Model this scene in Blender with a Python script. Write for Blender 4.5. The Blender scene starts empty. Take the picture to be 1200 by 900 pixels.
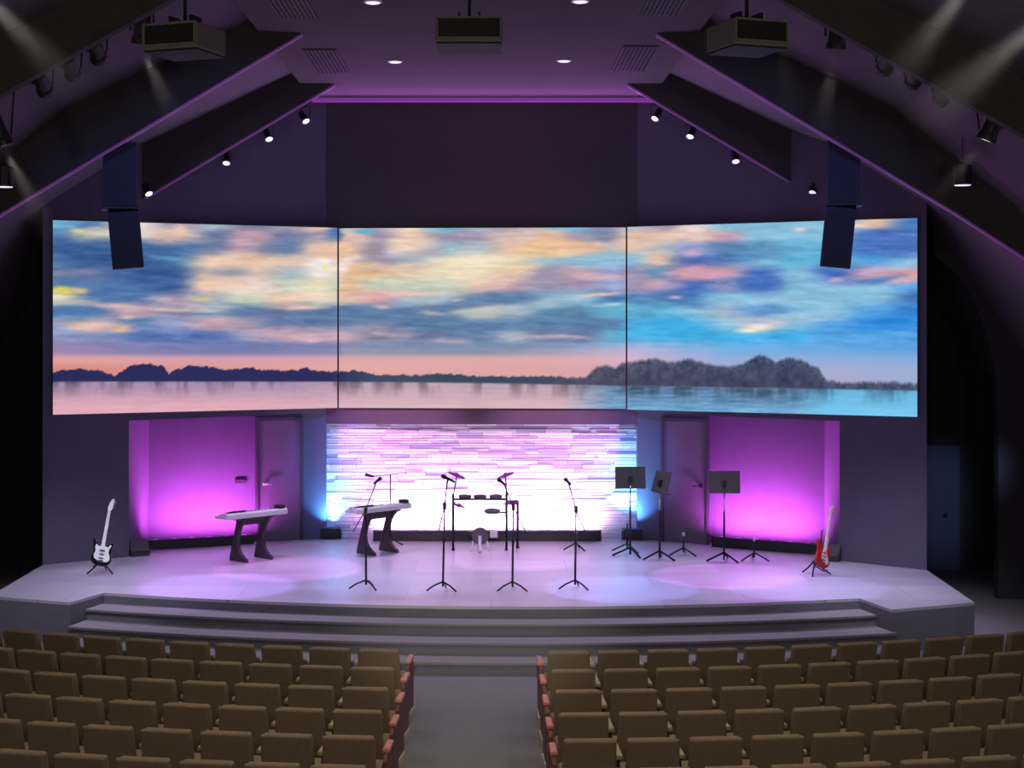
import bpy, bmesh, math, random
import numpy as np
from mathutils import Vector, Matrix

random.seed(11)
PI = math.pi
C = bpy.context.scene.collection
F, CX, CY, EYE = 1800.0, 575.0, 378.0, 4.5      # focal length and vanishing point of the photo, eye height (m)
ZS = 0.6                                        # stage height


def P(px, py, y):
    return Vector(((px - CX) * y / F, y, EYE - (py - CY) * y / F))


def G(px, py, z=ZS):
    return P(px, py, F * (EYE - z) / (py - CY))


def lin(c):
    return tuple((v / 255 / 12.92) if v / 255 <= 0.04045 else ((v / 255 + 0.055) / 1.055) ** 2.4 for v in c)


# ------------------------------------------------------------------ materials
def mat(name, col, rough=0.6, metal=0.0, emit=None, strength=1.0, noise=0.0, scale=8.0, bump=0.0, bscale=60.0, stretch=None, spec=0.5):
    m = bpy.data.materials.new(name)
    m.use_nodes = True
    nt = m.node_tree
    b = nt.nodes['Principled BSDF']
    c = lin(col)
    b.inputs['Base Color'].default_value = (*c, 1)
    b.inputs['Roughness'].default_value = rough
    b.inputs['Metallic'].default_value = metal
    b.inputs['Specular IOR Level'].default_value = spec
    if emit:
        b.inputs['Emission Color'].default_value = (*lin(emit), 1)
        b.inputs['Emission Strength'].default_value = strength
    if noise or bump:
        tc = nt.nodes.new('ShaderNodeTexCoord')
        mp = nt.nodes.new('ShaderNodeMapping')
        if stretch:
            mp.inputs['Scale'].default_value = stretch
        nt.links.new(tc.outputs['Object'], mp.inputs['Vector'])
    if noise:
        n = nt.nodes.new('ShaderNodeTexNoise')
        n.inputs['Scale'].default_value = scale
        n.inputs['Detail'].default_value = 5
        nt.links.new(mp.outputs['Vector'], n.inputs['Vector'])
        r = nt.nodes.new('ShaderNodeValToRGB')
        r.color_ramp.elements[0].position = 0.3
        r.color_ramp.elements[1].position = 0.7
        r.color_ramp.elements[0].color = (*[v * (1 - noise) for v in c], 1)
        r.color_ramp.elements[1].color = (*[min(1, v * (1 + noise)) for v in c], 1)
        nt.links.new(n.outputs['Fac'], r.inputs['Fac'])
        nt.links.new(r.outputs['Color'], b.inputs['Base Color'])
    if bump:
        n2 = nt.nodes.new('ShaderNodeTexNoise')
        n2.inputs['Scale'].default_value = bscale
        n2.inputs['Detail'].default_value = 4
        nt.links.new(mp.outputs['Vector'], n2.inputs['Vector'])
        bp = nt.nodes.new('ShaderNodeBump')
        bp.inputs['Strength'].default_value = bump
        bp.inputs['Distance'].default_value = 0.01
        nt.links.new(n2.outputs['Fac'], bp.inputs['Height'])
        nt.links.new(bp.outputs['Normal'], b.inputs['Normal'])
    return m


M = dict(
    wall=mat('wall_paint', (92, 86, 108), 0.85, noise=0.05, scale=3, bump=0.15),
    upper=mat('upper_wall_paint', (88, 78, 86), 0.85, noise=0.05, scale=3, bump=0.15),
    door=mat('door_paint', (100, 94, 112), 0.6, noise=0.04, scale=4),
    doorframe=mat('door_frame_paint', (62, 58, 70), 0.6, noise=0.04, scale=4),
    dark=mat('dark_wall_paint', (54, 52, 56), 0.9, noise=0.08, scale=2),
    bluedoor=mat('blue_grey_door_paint', (72, 84, 112), 0.7, noise=0.05, scale=3),
    ceil=mat('ceiling_paint', (78, 72, 74), 0.9, noise=0.04, scale=3),
    slope=mat('vault_paint', (98, 88, 98), 0.9, noise=0.05, scale=3),
    fin=mat('beam_paint', (66, 62, 62), 0.9, noise=0.08, scale=3),
    carpet=mat('aisle_carpet', (116, 112, 114), 0.95, noise=0.25, scale=45, bump=0.6, bscale=150),
    step=mat('step_carpet', (118, 115, 114), 0.8, noise=0.07, scale=3, stretch=(0.3, 6, 6), bump=0.2),
    riser=mat('stage_front_paint', (98, 97, 108), 0.8, noise=0.08, scale=3),
    black=mat('black_plastic', (26, 26, 28), 0.5, noise=0.1, scale=20),
    bar=mat('led_bar_housing', (40, 42, 44), 0.55, noise=0.1, scale=10),
    navy=mat('navy_speaker_paint', (62, 70, 96), 0.6, noise=0.1, scale=30, bump=0.4, bscale=200),
    grille=mat('speaker_grille', (54, 62, 86), 0.7, noise=0.2, scale=90, bump=0.6, bscale=250),
    metal=mat('black_steel', (40, 38, 46), 0.4, 0.6, noise=0.1, scale=20),
    chrome=mat('chrome_tube', (200, 200, 206), 0.2, 1.0, noise=0.05, scale=20),
    desk=mat('music_desk_steel', (84, 88, 84), 0.5, 0.1, noise=0.05, scale=8),
    projgrey=mat('projector_casing', (120, 118, 108), 0.6, noise=0.05, scale=10),
    projdark=mat('projector_grille', (30, 30, 26), 0.7, noise=0.2, scale=80),
    fabric=mat('tan_seat_fabric', (128, 109, 84), 0.95, noise=0.14, scale=90, bump=0.4, bscale=220),
    shell=mat('brown_seat_back', (116, 98, 78), 0.9, noise=0.14, scale=60, bump=0.4, bscale=180),
    arm=mat('tan_armrest', (164, 146, 108), 0.5, noise=0.1, scale=20),
    wood=mat('mahogany_panel', (92, 48, 42), 0.45, noise=0.25, scale=6, stretch=(12, 12, 1)),
    woodarm=mat('varnished_wood_arm', (192, 122, 102), 0.3, noise=0.2, scale=10, stretch=(12, 1, 12)),
    foot=mat('cream_steel_foot', (168, 160, 136), 0.5, noise=0.08, scale=10),
    white=mat('white_lacquer', (236, 234, 236), 0.35, noise=0.03, scale=8),
    cream=mat('cream_keys', (240, 236, 210), 0.4, noise=0.03, scale=8),
    blacklac=mat('black_lacquer', (24, 24, 26), 0.2, noise=0.05, scale=8),
    red=mat('red_lacquer', (168, 38, 34), 0.25, noise=0.15, scale=6),
    maple=mat('maple_neck', (206, 188, 186), 0.4, noise=0.08, scale=12),
    legdark=mat('keyboard_stand_grey', (62, 60, 60), 0.5, noise=0.08, scale=10),
    cymbal=mat('purple_cymbal_rubber', (158, 52, 172), 0.5, noise=0.1, scale=14),
    pad=mat('drum_pad_mesh', (70, 66, 78), 0.6, noise=0.1, scale=40),
    silver=mat('silver_plastic', (196, 200, 206), 0.35, noise=0.05, scale=10),
    lens=mat('lit_lens', (240, 240, 250), 0.3, emit=(235, 232, 248), strength=1.0, noise=0.02, scale=10),
    lensdim=mat('blue_lens', (40, 44, 110), 0.3, emit=(50, 56, 130), strength=0.5, noise=0.05, scale=10),
    led=mat('purple_led_strip', (150, 60, 170), 0.5, emit=(108, 42, 122), strength=1.0, noise=0.03, scale=4),
    glowdim=mat('dim_purple_glow_strip', (120, 60, 140), 0.5, emit=(62, 32, 74), strength=1.0, noise=0.03, scale=4),
    vent=mat('vent_steel', (56, 52, 58), 0.6, noise=0.05, scale=10),
    ventdark=mat('vent_slots', (18, 16, 18), 0.8, noise=0.05, scale=10),
)


def stage_floor_mat():
    m = bpy.data.materials.new('polished_stage_floor')
    m.use_nodes = True
    nt = m.node_tree
    b = nt.nodes['Principled BSDF']
    b.inputs['Roughness'].default_value = 0.34
    tc = nt.nodes.new('ShaderNodeTexCoord')
    br = nt.nodes.new('ShaderNodeTexBrick')
    br.inputs['Scale'].default_value = 1.0
    br.inputs['Brick Width'].default_value = 2.4
    br.inputs['Row Height'].default_value = 1.2
    br.inputs['Mortar Size'].default_value = 0.006
    br.inputs['Color1'].default_value = (*lin((176, 172, 180)), 1)
    br.inputs['Color2'].default_value = (*lin((160, 156, 166)), 1)
    br.inputs['Mortar'].default_value = (*lin((140, 136, 146)), 1)
    n = nt.nodes.new('ShaderNodeTexNoise')
    n.inputs['Scale'].default_value = 0.9
    n.inputs['Detail'].default_value = 6
    mp = nt.nodes.new('ShaderNodeMapping')
    mp.inputs['Scale'].default_value = (0.6, 2.0, 1)
    nt.links.new(tc.outputs['Object'], mp.inputs['Vector'])
    nt.links.new(mp.outputs['Vector'], n.inputs['Vector'])
    nt.links.new(tc.outputs['Object'], br.inputs['Vector'])
    mx = nt.nodes.new('ShaderNodeMixRGB')
    mx.blend_type = 'OVERLAY'
    mx.inputs['Fac'].default_value = 0.35
    nt.links.new(br.outputs['Color'], mx.inputs['Color1'])
    nt.links.new(n.outputs['Fac'], mx.inputs['Color2'])
    nt.links.new(mx.outputs['Color'], b.inputs['Base Color'])
    r = nt.nodes.new('ShaderNodeMapRange')
    r.inputs['To Min'].default_value = 0.24
    r.inputs['To Max'].default_value = 0.46
    nt.links.new(n.outputs['Fac'], r.inputs['Value'])
    nt.links.new(r.outputs['Result'], b.inputs['Roughness'])
    return m


M['stage'] = stage_floor_mat()


def attr_mat(name, emission, attr='picture', rough=0.8, strength=1.0):
    m = bpy.data.materials.new(name)
    m.use_nodes = True
    nt = m.node_tree
    b = nt.nodes['Principled BSDF']
    a = nt.nodes.new('ShaderNodeAttribute')
    a.attribute_name = attr
    b.inputs['Roughness'].default_value = rough
    if emission:
        b.inputs['Base Color'].default_value = (0.01, 0.01, 0.01, 1)
        b.inputs['Specular IOR Level'].default_value = 0.0
        nt.links.new(a.outputs['Color'], b.inputs['Emission Color'])
        b.inputs['Emission Strength'].default_value = strength
    else:
        nt.links.new(a.outputs['Color'], b.inputs['Base Color'])
    return m


M['screen'] = attr_mat('projected_picture', True)
M['stone'] = attr_mat('whitewashed_ledge_stone', False, 'stone', 0.85)


# ------------------------------------------------------------------ mesh helpers
class MB:
    def __init__(self):
        self.bm = bmesh.new()

    def box(self, c, s, rot=None, bevel=0.0, taper=1.0, seg=2):
        """axis box, centre c, size s; taper scales the top in x"""
        hx, hy, hz = s[0] / 2, s[1] / 2, s[2] / 2
        vs = []
        for z in (-hz, hz):
            k = taper if z > 0 else 1.0
            for x, y in ((-hx, -hy), (hx, -hy), (hx, hy), (-hx, hy)):
                vs.append(Vector((x * k, y, z)))
        R = rot if rot is not None else Matrix.Identity(3)
        c = Vector(c)
        v = [self.bm.verts.new(R @ p + c) for p in vs]
        fs = [self.bm.faces.new([v[i] for i in f]) for f in ((3, 2, 1, 0), (4, 5, 6, 7), (0, 1, 5, 4), (1, 2, 6, 5), (2, 3, 7, 6), (3, 0, 4, 7))]
        if bevel:
            es = list({e for f in fs for e in f.edges})
            bmesh.ops.bevel(self.bm, geom=es, offset=bevel, segments=seg, affect='EDGES', profile=0.5)
        return self

    def prism(self, pts, vec, bevel=0.0):
        vec = Vector(vec)
        a = [self.bm.verts.new(Vector(p)) for p in pts]
        b = [self.bm.verts.new(Vector(p) + vec) for p in pts]
        n = len(a)
        fs = [self.bm.faces.new(a), self.bm.faces.new(b[::-1])]
        for i in range(n):
            j = (i + 1) % n
            fs.append(self.bm.faces.new((a[j], a[i], b[i], b[j])))
        if bevel:
            es = list({e for f in fs[:2] for e in f.edges})
            bmesh.ops.bevel(self.bm, geom=es, offset=bevel, segments=2, affect='EDGES', profile=0.5)
        return self

    def tube(self, pts, r, n=8, cap=True):
        pts = [Vector(p) for p in pts]
        rs = r if isinstance(r, (list, tuple)) else [r] * len(pts)
        rings = []
        up = None
        for i, p in enumerate(pts):
            d = (pts[min(i + 1, len(pts) - 1)] - pts[max(i - 1, 0)]).normalized()
            if up is None:
                up = Vector((0, 0, 1)) if abs(d.z) < 0.9 else Vector((0, 1, 0))
            u = d.cross(up).normalized()
            w = u.cross(d).normalized()
            up = w
            rings.append([self.bm.verts.new(p + (u * math.cos(2 * PI * k / n) + w * math.sin(2 * PI * k / n)) * rs[i]) for k in range(n)])
        for a, b in zip(rings, rings[1:]):
            for k in range(n):
                f = self.bm.faces.new((a[k], a[(k + 1) % n], b[(k + 1) % n], b[k]))
                f.smooth = True
        if cap:
            self.bm.faces.new(rings[0][::-1])
            self.bm.faces.new(rings[-1])
        return self

    def cyl(self, a, b, r, n=16):
        return self.tube([a, b], r, n)

    def lathe(self, prof, c=(0, 0, 0), n=20, axis=None):
        """prof: list of (radius, height) along local z"""
        R = Matrix.Identity(3) if axis is None else Vector((0, 0, 1)).rotation_difference(Vector(axis)).to_matrix()
        c = Vector(c)
        rings = []
        for r, h in prof:
            rings.append([self.bm.verts.new(R @ Vector((r * math.cos(2 * PI * k / n), r * math.sin(2 * PI * k / n), h)) + c) for k in range(n)])
        for a, b in zip(rings, rings[1:]):
            for k in range(n):
                self.bm.faces.new((a[k], a[(k + 1) % n], b[(k + 1) % n], b[k]))
        self.bm.faces.new(rings[0][::-1])
        self.bm.faces.new(rings[-1])
        return self

    def build(self, name, m, parent=None, loc=None, smooth=False):
        bmesh.ops.recalc_face_normals(self.bm, faces=self.bm.faces[:])
        me = bpy.data.meshes.new(name)
        self.bm.to_mesh(me)
        self.bm.free()
        me.materials.append(M[m] if isinstance(m, str) else m)
        if smooth:
            for p in me.polygons:
                p.use_smooth = True
        o = bpy.data.objects.new(name, me)
        C.objects.link(o)
        if parent:
            o.parent = parent
        if loc is not None:
            o.location = loc
        return o


def tag(o, label=None, cat=None, group=None, kind=None):
    if label:
        o['label'] = label
    if cat:
        o['category'] = cat
    if group:
        o['group'] = group
    if kind:
        o['kind'] = kind
    return o


def thing(name, label, cat, loc=(0, 0, 0), rot=(0, 0, 0), group=None):
    o = bpy.data.objects.new(name, None)
    o.empty_display_size = 0.1
    C.objects.link(o)
    o.location = loc
    o.rotation_euler = rot
    return tag(o, label, cat, group)


def copy_tree(o, parent=None):
    c = o.copy()
    C.objects.link(c)
    if parent:
        c.parent = parent
    for ch in list(o.children):
        copy_tree(ch, c)
    return c


def structure(o, label, cat):
    return tag(o, label, cat, kind='structure')


def Rx(a): return Matrix.Rotation(a, 3, 'X')
def Ry(a): return Matrix.Rotation(a, 3, 'Y')
def Rz(a): return Matrix.Rotation(a, 3, 'Z')


# ------------------------------------------------------------------ camera
cam = bpy.data.cameras.new('camera')
cam.sensor_width = 36
cam.lens = F / 1200 * 36
cam.shift_x = (600 - CX) / 1200
cam.shift_y = -(450 - CY) / 1200
cam.clip_end = 200
co = bpy.data.objects.new('camera', cam)
C.objects.link(co)
co.location = (0, 0, EYE)
co.rotation_euler = (PI / 2, 0, 0)
bpy.context.scene.camera = co

# ------------------------------------------------------------------ stage and floor
MB().box((0, 17, -0.1), (26, 40, 0.2)).build('floor', 'carpet')
structure(bpy.data.objects['floor'], 'grey carpeted floor and centre aisle below the stage', 'floor')


def circle3(a, b, c):
    ax, ay, bx, by, cx, cy = a.x, a.y, b.x, b.y, c.x, c.y
    d = 2 * (ax * (by - cy) + bx * (cy - ay) + cx * (ay - by))
    ux = ((ax * ax + ay * ay) * (by - cy) + (bx * bx + by * by) * (cy - ay) + (cx * cx + cy * cy) * (ay - by)) / d
    uy = ((ax * ax + ay * ay) * (cx - bx) + (bx * bx + by * by) * (ax - cx) + (cx * cx + cy * cy) * (bx - ax)) / d
    return Vector((ux, uy)), math.hypot(ax - ux, ay - uy)


E0, E1, E2 = G(122, 694.5), G(590, 710.8), G(1007, 701)
ARC_C, ARC_R = circle3(E0, E1, E2)


def arc(r, x0, x1, n=40):
    out = []
    for i in range(n + 1):
        x = x0 + (x1 - x0) * i / n
        out.append(Vector((x, ARC_C.y - math.sqrt(r * r - (x - ARC_C.x) ** 2), 0)))
    return out


WLa, WLb = G(382, 631), G(50, 662)              # side wall of the keyboards: inner and outer foot
WRa, WRb = G(747, 632), G(1086, 668)            # side wall of the music stands
outline = [WLb, G(-12, 698.5), G(82, 706)] + [Vector((p.x, p.y, ZS)) for p in arc(ARC_R, E0.x, E2.x)] + [G(1045, 714.5), G(1142, 706), WRb,
           Vector((WRb.x, 28.6, ZS)), Vector((WLb.x, 28.6, ZS))]
top = [Vector((p.x, p.y, ZS)) for p in outline]
MB().prism([p - Vector((0, 0, ZS)) for p in outline], (0, 0, ZS - 0.04)).build('stage_front', 'riser')
structure(bpy.data.objects['stage_front'], 'grey painted body of the stage below its pale deck', 'stage')
MB().prism([p - Vector((0, 0, 0.04)) for p in top], (0, 0, 0.04)).build('stage_floor', 'stage')
structure(bpy.data.objects['stage_floor'], 'pale polished stage deck reflecting purple and pink light', 'stage')
names = ['upper', 'middle', 'lowest']
for k in range(3):
    z = 0.45 - 0.15 * k
    rr = ARC_R + 0.49 * (k + 1)
    xl = [-5.72, -5.84, -6.0][k]
    xr = [5.36, 5.5, 5.62][k]
    fr = arc(rr, xl, xr)
    bk = arc(ARC_R - 0.15, max(xl, -5.55), min(xr, 5.18))
    body = [Vector((p.x, p.y + 0.03, 0)) for p in fr] + bk[::-1]
    tread = fr + bk[::-1]
    t = MB().prism(body, (0, 0, z - 0.03)).build('stage_step', 'riser')
    structure(t, 'long curved grey step in front of the stage, %s of three' % names[k], 'step')
    MB().prism([Vector((p.x, p.y, z - 0.03)) for p in tread], (0, 0, 0.03)).build('tread', 'step', t)

# ------------------------------------------------------------------ stage walls
ZC = 8.5                                        # flat ceiling over the stage


def on_line(px, a, b):
    """plan point where the sight line at px crosses the line a-b"""
    k = (px - CX) / F
    t = (k * a.y - a.x) / ((b.x - a.x) - k * (b.y - a.y))
    return Vector((a.x + (b.x - a.x) * t, a.y + (b.y - a.y) * t, 0))


def wall_slab(name, pts, z0, z1, m, normal, thick=0.2):
    """a wall standing on the plan polyline pts, its body behind it (against normal)"""
    mb = MB()
    back = [p - normal * thick for p in pts]
    poly = [Vector((p.x, p.y, z0)) for p in pts] + [Vector((p.x, p.y, z0)) for p in back[::-1]]
    mb.prism(poly, (0, 0, z1 - z0))
    return mb.build(name, m)


def z_at(pt, py):
    return EYE - (py - CY) * pt.y / F


flat = lambda v: Vector((v.x, v.y, 0))
nL = Vector((-(WLb - WLa).y, (WLb - WLa).x, 0)).normalized()
if nL.y > 0: nL = -nL
nR = Vector((-(WRb - WRa).y, (WRb - WRa).x, 0)).normalized()
if nR.y > 0: nR = -nR
nC = Vector((0, -1, 0))
for side, a, b, n, q, w1, lab in (('left', WLa, WLb, nL, G(166, 640.0), 151, 'keyboards'), ('right', WRa, WRb, nR, G(958, 647.0), 984, 'music stands')):
    A, B, Q = flat(a), flat(b), flat(q)
    W1 = on_line(w1, A, B)
    T = (A - Q).normalized()
    # the return of the outer pier runs straight back to the bay
    t_ = (W1.x - Q.x) / T.x
    Qc = Q + T * t_ + Vector((0, 0.0, 0))
    Dd = on_line(298.5 if side == 'left' else 832.5, A, Q)
    nb = Vector((-(Q - A).y, (Q - A).x, 0)).normalized()
    if nb.y > 0: nb = -nb
    Qc = Qc + Vector((0, 0.24 / abs(nb.y), 0))
    zb = z_at(on_line(300 if side == 'left' else 832, A, B), 487)
    mb = MB()
    back = Vector((0, 1.4, 0))
    poly = [A, Dd, Dd + Vector((0, 0.26, 0)), Qc, W1, B, B + Vector((0, 0.5, 0)), Vector((B.x, A.y + 0.6, 0)), A + Vector((0, 0.6, 0))]
    mb.prism([Vector((p.x, p.y, ZS - 0.02)) for p in poly], (0, 0, zb - ZS + 0.02))
    o = mb.build('wall_' + side, 'wall')
    structure(o, 'grey angled stage wall behind the %s, with a recessed bay washed in magenta' % lab, 'wall')
    up = MB().prism([Vector((p.x, p.y, zb)) for p in (A, B, B + Vector((0, 0.5, 0)), A + Vector((0, 0.5, 0)))], (0, 0, 9.0 - zb)).build('upper_wall', 'wall')
    up.parent = o
    e = wall_slab('wall_return', [B + Vector((0, 0.3, 0)), B + Vector((0, 3.4, 0))], 0, 8.0, 'dark', Vector((1 if side == 'left' else -1, 0, 0)) * -1, 0.15)
    e.parent = o
    if side == 'left':
        LBa, LBb = A, Q
    else:
        RBa, RBb = A, Q
nBL = Vector((-(LBb - LBa).y, (LBb - LBa).x, 0)).normalized()
if nBL.y > 0: nBL = -nBL
nBR = Vector((-(RBb - RBa).y, (RBb - RBa).x, 0)).normalized()
if nBR.y > 0: nBR = -nBR
CA, CB = flat(WLa), flat(WRa)
zt = z_at(CA, 497)
o = wall_slab('wall_back', [CA, CB], zt, 9.0, 'upper', nC, 0.5)
structure(o, 'dark plain upper stage wall above the middle screen', 'wall')

# ledge stone panel
rnd = random.Random(5)
mb = MB()
cols = []
z = ZS
bx0, bx1 = CA.x - 0.05, CB.x + 0.05
yb = (CA.y + CB.y) / 2 + 0.18
while z < zt + 0.03:
    h = rnd.choice((0.045, 0.06, 0.07, 0.05))
    x = bx0 - rnd.random() * 0.5
    while x < bx1:
        w = rnd.uniform(0.25, 0.95)
        d = rnd.uniform(0.0, 0.03)
        n0 = len(mb.bm.faces)
        xa, xb = max(bx0, x), min(bx1, x + w)
        if xb - xa > 0.02:
            mb.box(((xa + xb) / 2, yb - d / 2 + 0.05, z + h / 2), (xb - xa - 0.006, 0.1 + d, h - 0.006))
            c = rnd.choice(((226, 222, 226), (232, 228, 230), (216, 212, 220), (196, 194, 210), (216, 204, 220), (178, 180, 204), (234, 230, 232), (222, 214, 224)))
            cols += [c] * (len(mb.bm.faces) - n0)
        x += w
    z += h
st = mb.build('stone_wall', 'stone')
ca = st.data.color_attributes.new('stone', 'FLOAT_COLOR', 'CORNER')
for p, c in zip(st.data.polygons, cols):
    for li in p.loop_indices:
        ca.data[li].color = (*lin(c), 1)
structure(st, 'white ledge stone panel glowing behind the drum kit', 'wall')
bk = MB().box(((bx0 + bx1) / 2, yb + 0.2, 1.6), (bx1 - bx0 + 0.4, 0.1, 2.2)).build('stone_backing', 'wall', None)
bk.parent = st

# ------------------------------------------------------------------ stage doors
for idx, (a, b, n, x0, x1, yt0, side, lab) in enumerate(((LBa, LBb, nBL, 299, 355, 489, 1, 'the keyboards'), (RBa, RBb, nBR, 775, 832, 490, -1, 'the music stands'))):
    A, B = flat(a), flat(b)
    p0, p1 = on_line(x0, A, B), on_line(x1, A, B)
    mid = (p0 + p1) / 2
    u = (p1 - p0).normalized()
    if u.x < 0: u = -u
    W = (p1 - p0).length
    H = z_at(mid, yt0) - ZS
    rot = math.atan2(u.y, u.x)
    d = thing('door_%d' % (idx + 1), 'closed grey stage door in the angled wall behind ' + lab, 'door', (mid.x, mid.y, ZS), (0, 0, rot))
    d['kind'] = 'structure'
    fw = 0.05
    fr = MB()
    fr.box((-W / 2 + fw / 2, -0.02, H / 2), (fw, 0.05, H))
    fr.box((W / 2 - fw / 2, -0.02, H / 2), (fw, 0.05, H))
    fr.box((0, -0.02, H - fw / 2), (W - 2 * fw, 0.05, fw))
    fr.build('door_frame', 'doorframe', d)
    MB().box((0, -0.006, (H - fw) / 2), (W - 2 * fw - 0.01, 0.02, H - fw - 0.01), bevel=0.003).build('door_leaf', 'door', d)
    hx = -side * (W / 2 - 0.16) * (1 if side == 1 else 1)
    hb = MB()
    hb.cyl((hx, -0.01, 1.02), (hx, -0.07, 1.02), 0.02)
    hb.tube([(hx, -0.065, 1.02), (hx + side * 0.13, -0.065, 1.02)], 0.012)
    hb.box((hx, -0.018, 1.02), (0.06, 0.012, 0.06), bevel=0.01)
    hb.build('door_lever', 'silver' if side == 1 else 'metal', d)
# wall plate beside the keyboard-side door
A, B = LBa, LBb
pp = on_line(284, A, B) - nBL * 0.24
t = MB().box((0, -0.015, 0), (0.2, 0.03, 0.075), bevel=0.006).build('wall_plate', 'vent', loc=(pp.x, pp.y, z_at(pp, 564)))
t.rotation_euler = (0, 0, math.atan2((A - B).y, (A - B).x))
tag(t, 'small grey plate on the magenta wall beside the keyboard-side door', 'wall plate')

# ------------------------------------------------------------------ screens
PAL = [(48, 92, 160), (72, 124, 186), (92, 176, 214), (62, 176, 232), (106, 122, 166), (156, 144, 176), (206, 160, 176), (232, 192, 166), (238, 182, 132), (234, 220, 184), (236, 218, 212),
       (194, 206, 178), (86, 138, 178), (88, 126, 174), (136, 190, 220), (146, 158, 208), (44, 138, 226), (70, 108, 190), (166, 184, 200), (230, 160, 166), (82, 160, 226)]
GX = [62, 105, 150, 195, 240, 285, 330, 375, 396, 404, 440, 480, 520, 560, 600, 640, 680, 715, 740, 780, 820, 860, 900, 940, 985, 1030, 1072]
GY = [264, 275, 290, 305, 320, 335, 350, 365, 380, 395]
ROWS = [[2, 1, 10, 5, 18, 4, 5, 7, 1, 18, 18, 9, 2, 18, 5, 6, 2, 5, 18, 5, 10, 14, 14, 14, 14, 7, 1],
        [1, 9, 10, 7, 4, 6, 4, 5, 1, 7, 5, 7, 5, 5, 7, 8, 5, 4, 7, 7, 7, 6, 14, 14, 14, 17, 1],
        [0, 0, 1, 1, 4, 6, 13, 7, 7, 8, 5, 10, 18, 18, 7, 8, 8, 18, 7, 18, 15, 13, 12, 2, 2, 17, 17],
        [1, 0, 0, 2, 7, 7, 7, 10, 7, 10, 5, 18, 9, 9, 9, 14, 14, 14, 14, 7, 17, 13, 14, 2, 2, 20, 14],
        [4, 4, 0, 0, 7, 7, 18, 10, 10, 10, 8, 7, 9, 9, 7, 5, 6, 15, 5, 12, 19, 6, 17, 14, 17, 6, 6],
        [1, 1, 1, 0, 7, 10, 11, 9, 11, 8, 11, 11, 11, 7, 6, 5, 5, 15, 5, 6, 17, 1, 17, 14, 14, 14, 20],
        [9, 1, 1, 5, 18, 11, 7, 9, 9, 7, 19, 18, 18, 13, 13, 14, 14, 1, 1, 12, 1, 14, 14, 14, 14, 14, 1],
        [1, 1, 6, 5, 18, 13, 4, 13, 13, 13, 13, 13, 13, 9, 18, 12, 12, 2, 2, 2, 14, 18, 1, 14, 14, 20, 16],
        [15, 7, 1, 15, 6, 6, 13, 13, 4, 4, 6, 13, 13, 13, 13, 13, 13, 13, 3, 3, 3, 14, 10, 14, 20, 16, 16],
        [15, 15, 17, 17, 17, 15, 6, 6, 6, 6, 4, 4, 4, 13, 18, 4, 4, 2, 3, 3, 3, 3, 3, 3, 20, 20, 20]]
EXTRA = [(405, [(62, (150, 130, 185)), (250, (104, 120, 186)), (396, (122, 130, 186)), (404, (130, 140, 180)), (560, (112, 140, 180)), (640, (124, 146, 186)), (715, (140, 172, 214)), (740, (150, 180, 222)), (860, (104, 178, 232)), (1072, (86, 160, 226))]),
         (412, [(62, (160, 132, 180)), (250, (112, 122, 184)), (396, (136, 134, 184)), (404, (150, 148, 178)), (560, (128, 144, 178)), (640, (160, 155, 184)), (715, (190, 172, 206)), (740, (196, 176, 212)), (860, (120, 176, 228)), (1072, (104, 164, 224))]),
         (421, [(62, (236, 158, 156)), (250, (222, 152, 172)), (396, (226, 160, 170)), (404, (230, 164, 164)), (640, (228, 166, 170)), (715, (222, 172, 186)), (740, (214, 178, 202)), (860, (150, 172, 220)), (1072, (136, 172, 222))]),
         (433, [(62, (228, 132, 118)), (396, (236, 164, 158)), (404, (238, 166, 158)), (640, (230, 160, 160)), (715, (214, 166, 178)), (740, (206, 172, 192)), (860, (168, 172, 212)), (1072, (158, 172, 214))]),
         (450, [(62, (228, 132, 118)), (640, (230, 160, 160)), (1072, (158, 172, 214))])]
grid = []
for r in ROWS:
    grid.append([PAL[c] for c in r])
ys = list(GY)
for y, keys in EXTRA:
    ys.append(y)
    kx = [k[0] for k in keys]
    grid.append([[np.interp(x, kx, [k[1][ch] for k in keys]) for ch in range(3)] for x in GX])
GRID = np.array(grid, float)
YS = np.array(ys, float)
XS = np.array(GX, float)
rs = np.random.RandomState(3)
_lat = rs.rand(256, 256)


def vnoise(x, y):
    xi, yi = np.floor(x).astype(int), np.floor(y).astype(int)
    fx, fy = x - xi, y - yi
    fx, fy = fx * fx * (3 - 2 * fx), fy * fy * (3 - 2 * fy)
    g = lambda i, j: _lat[i % 256, j % 256]
    return (g(xi, yi) * (1 - fx) + g(xi + 1, yi) * fx) * (1 - fy) + (g(xi, yi + 1) * (1 - fx) + g(xi + 1, yi + 1) * fx) * fy


def fbm(x, y, o=4):
    s, a, t = 0, 0.5, 0
    for i in range(o):
        s = s + a * vnoise(x * 2 ** i + 17 * i, y * 2 ** i + 31 * i)
        t += a
        a *= 0.55
    return s / t


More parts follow.
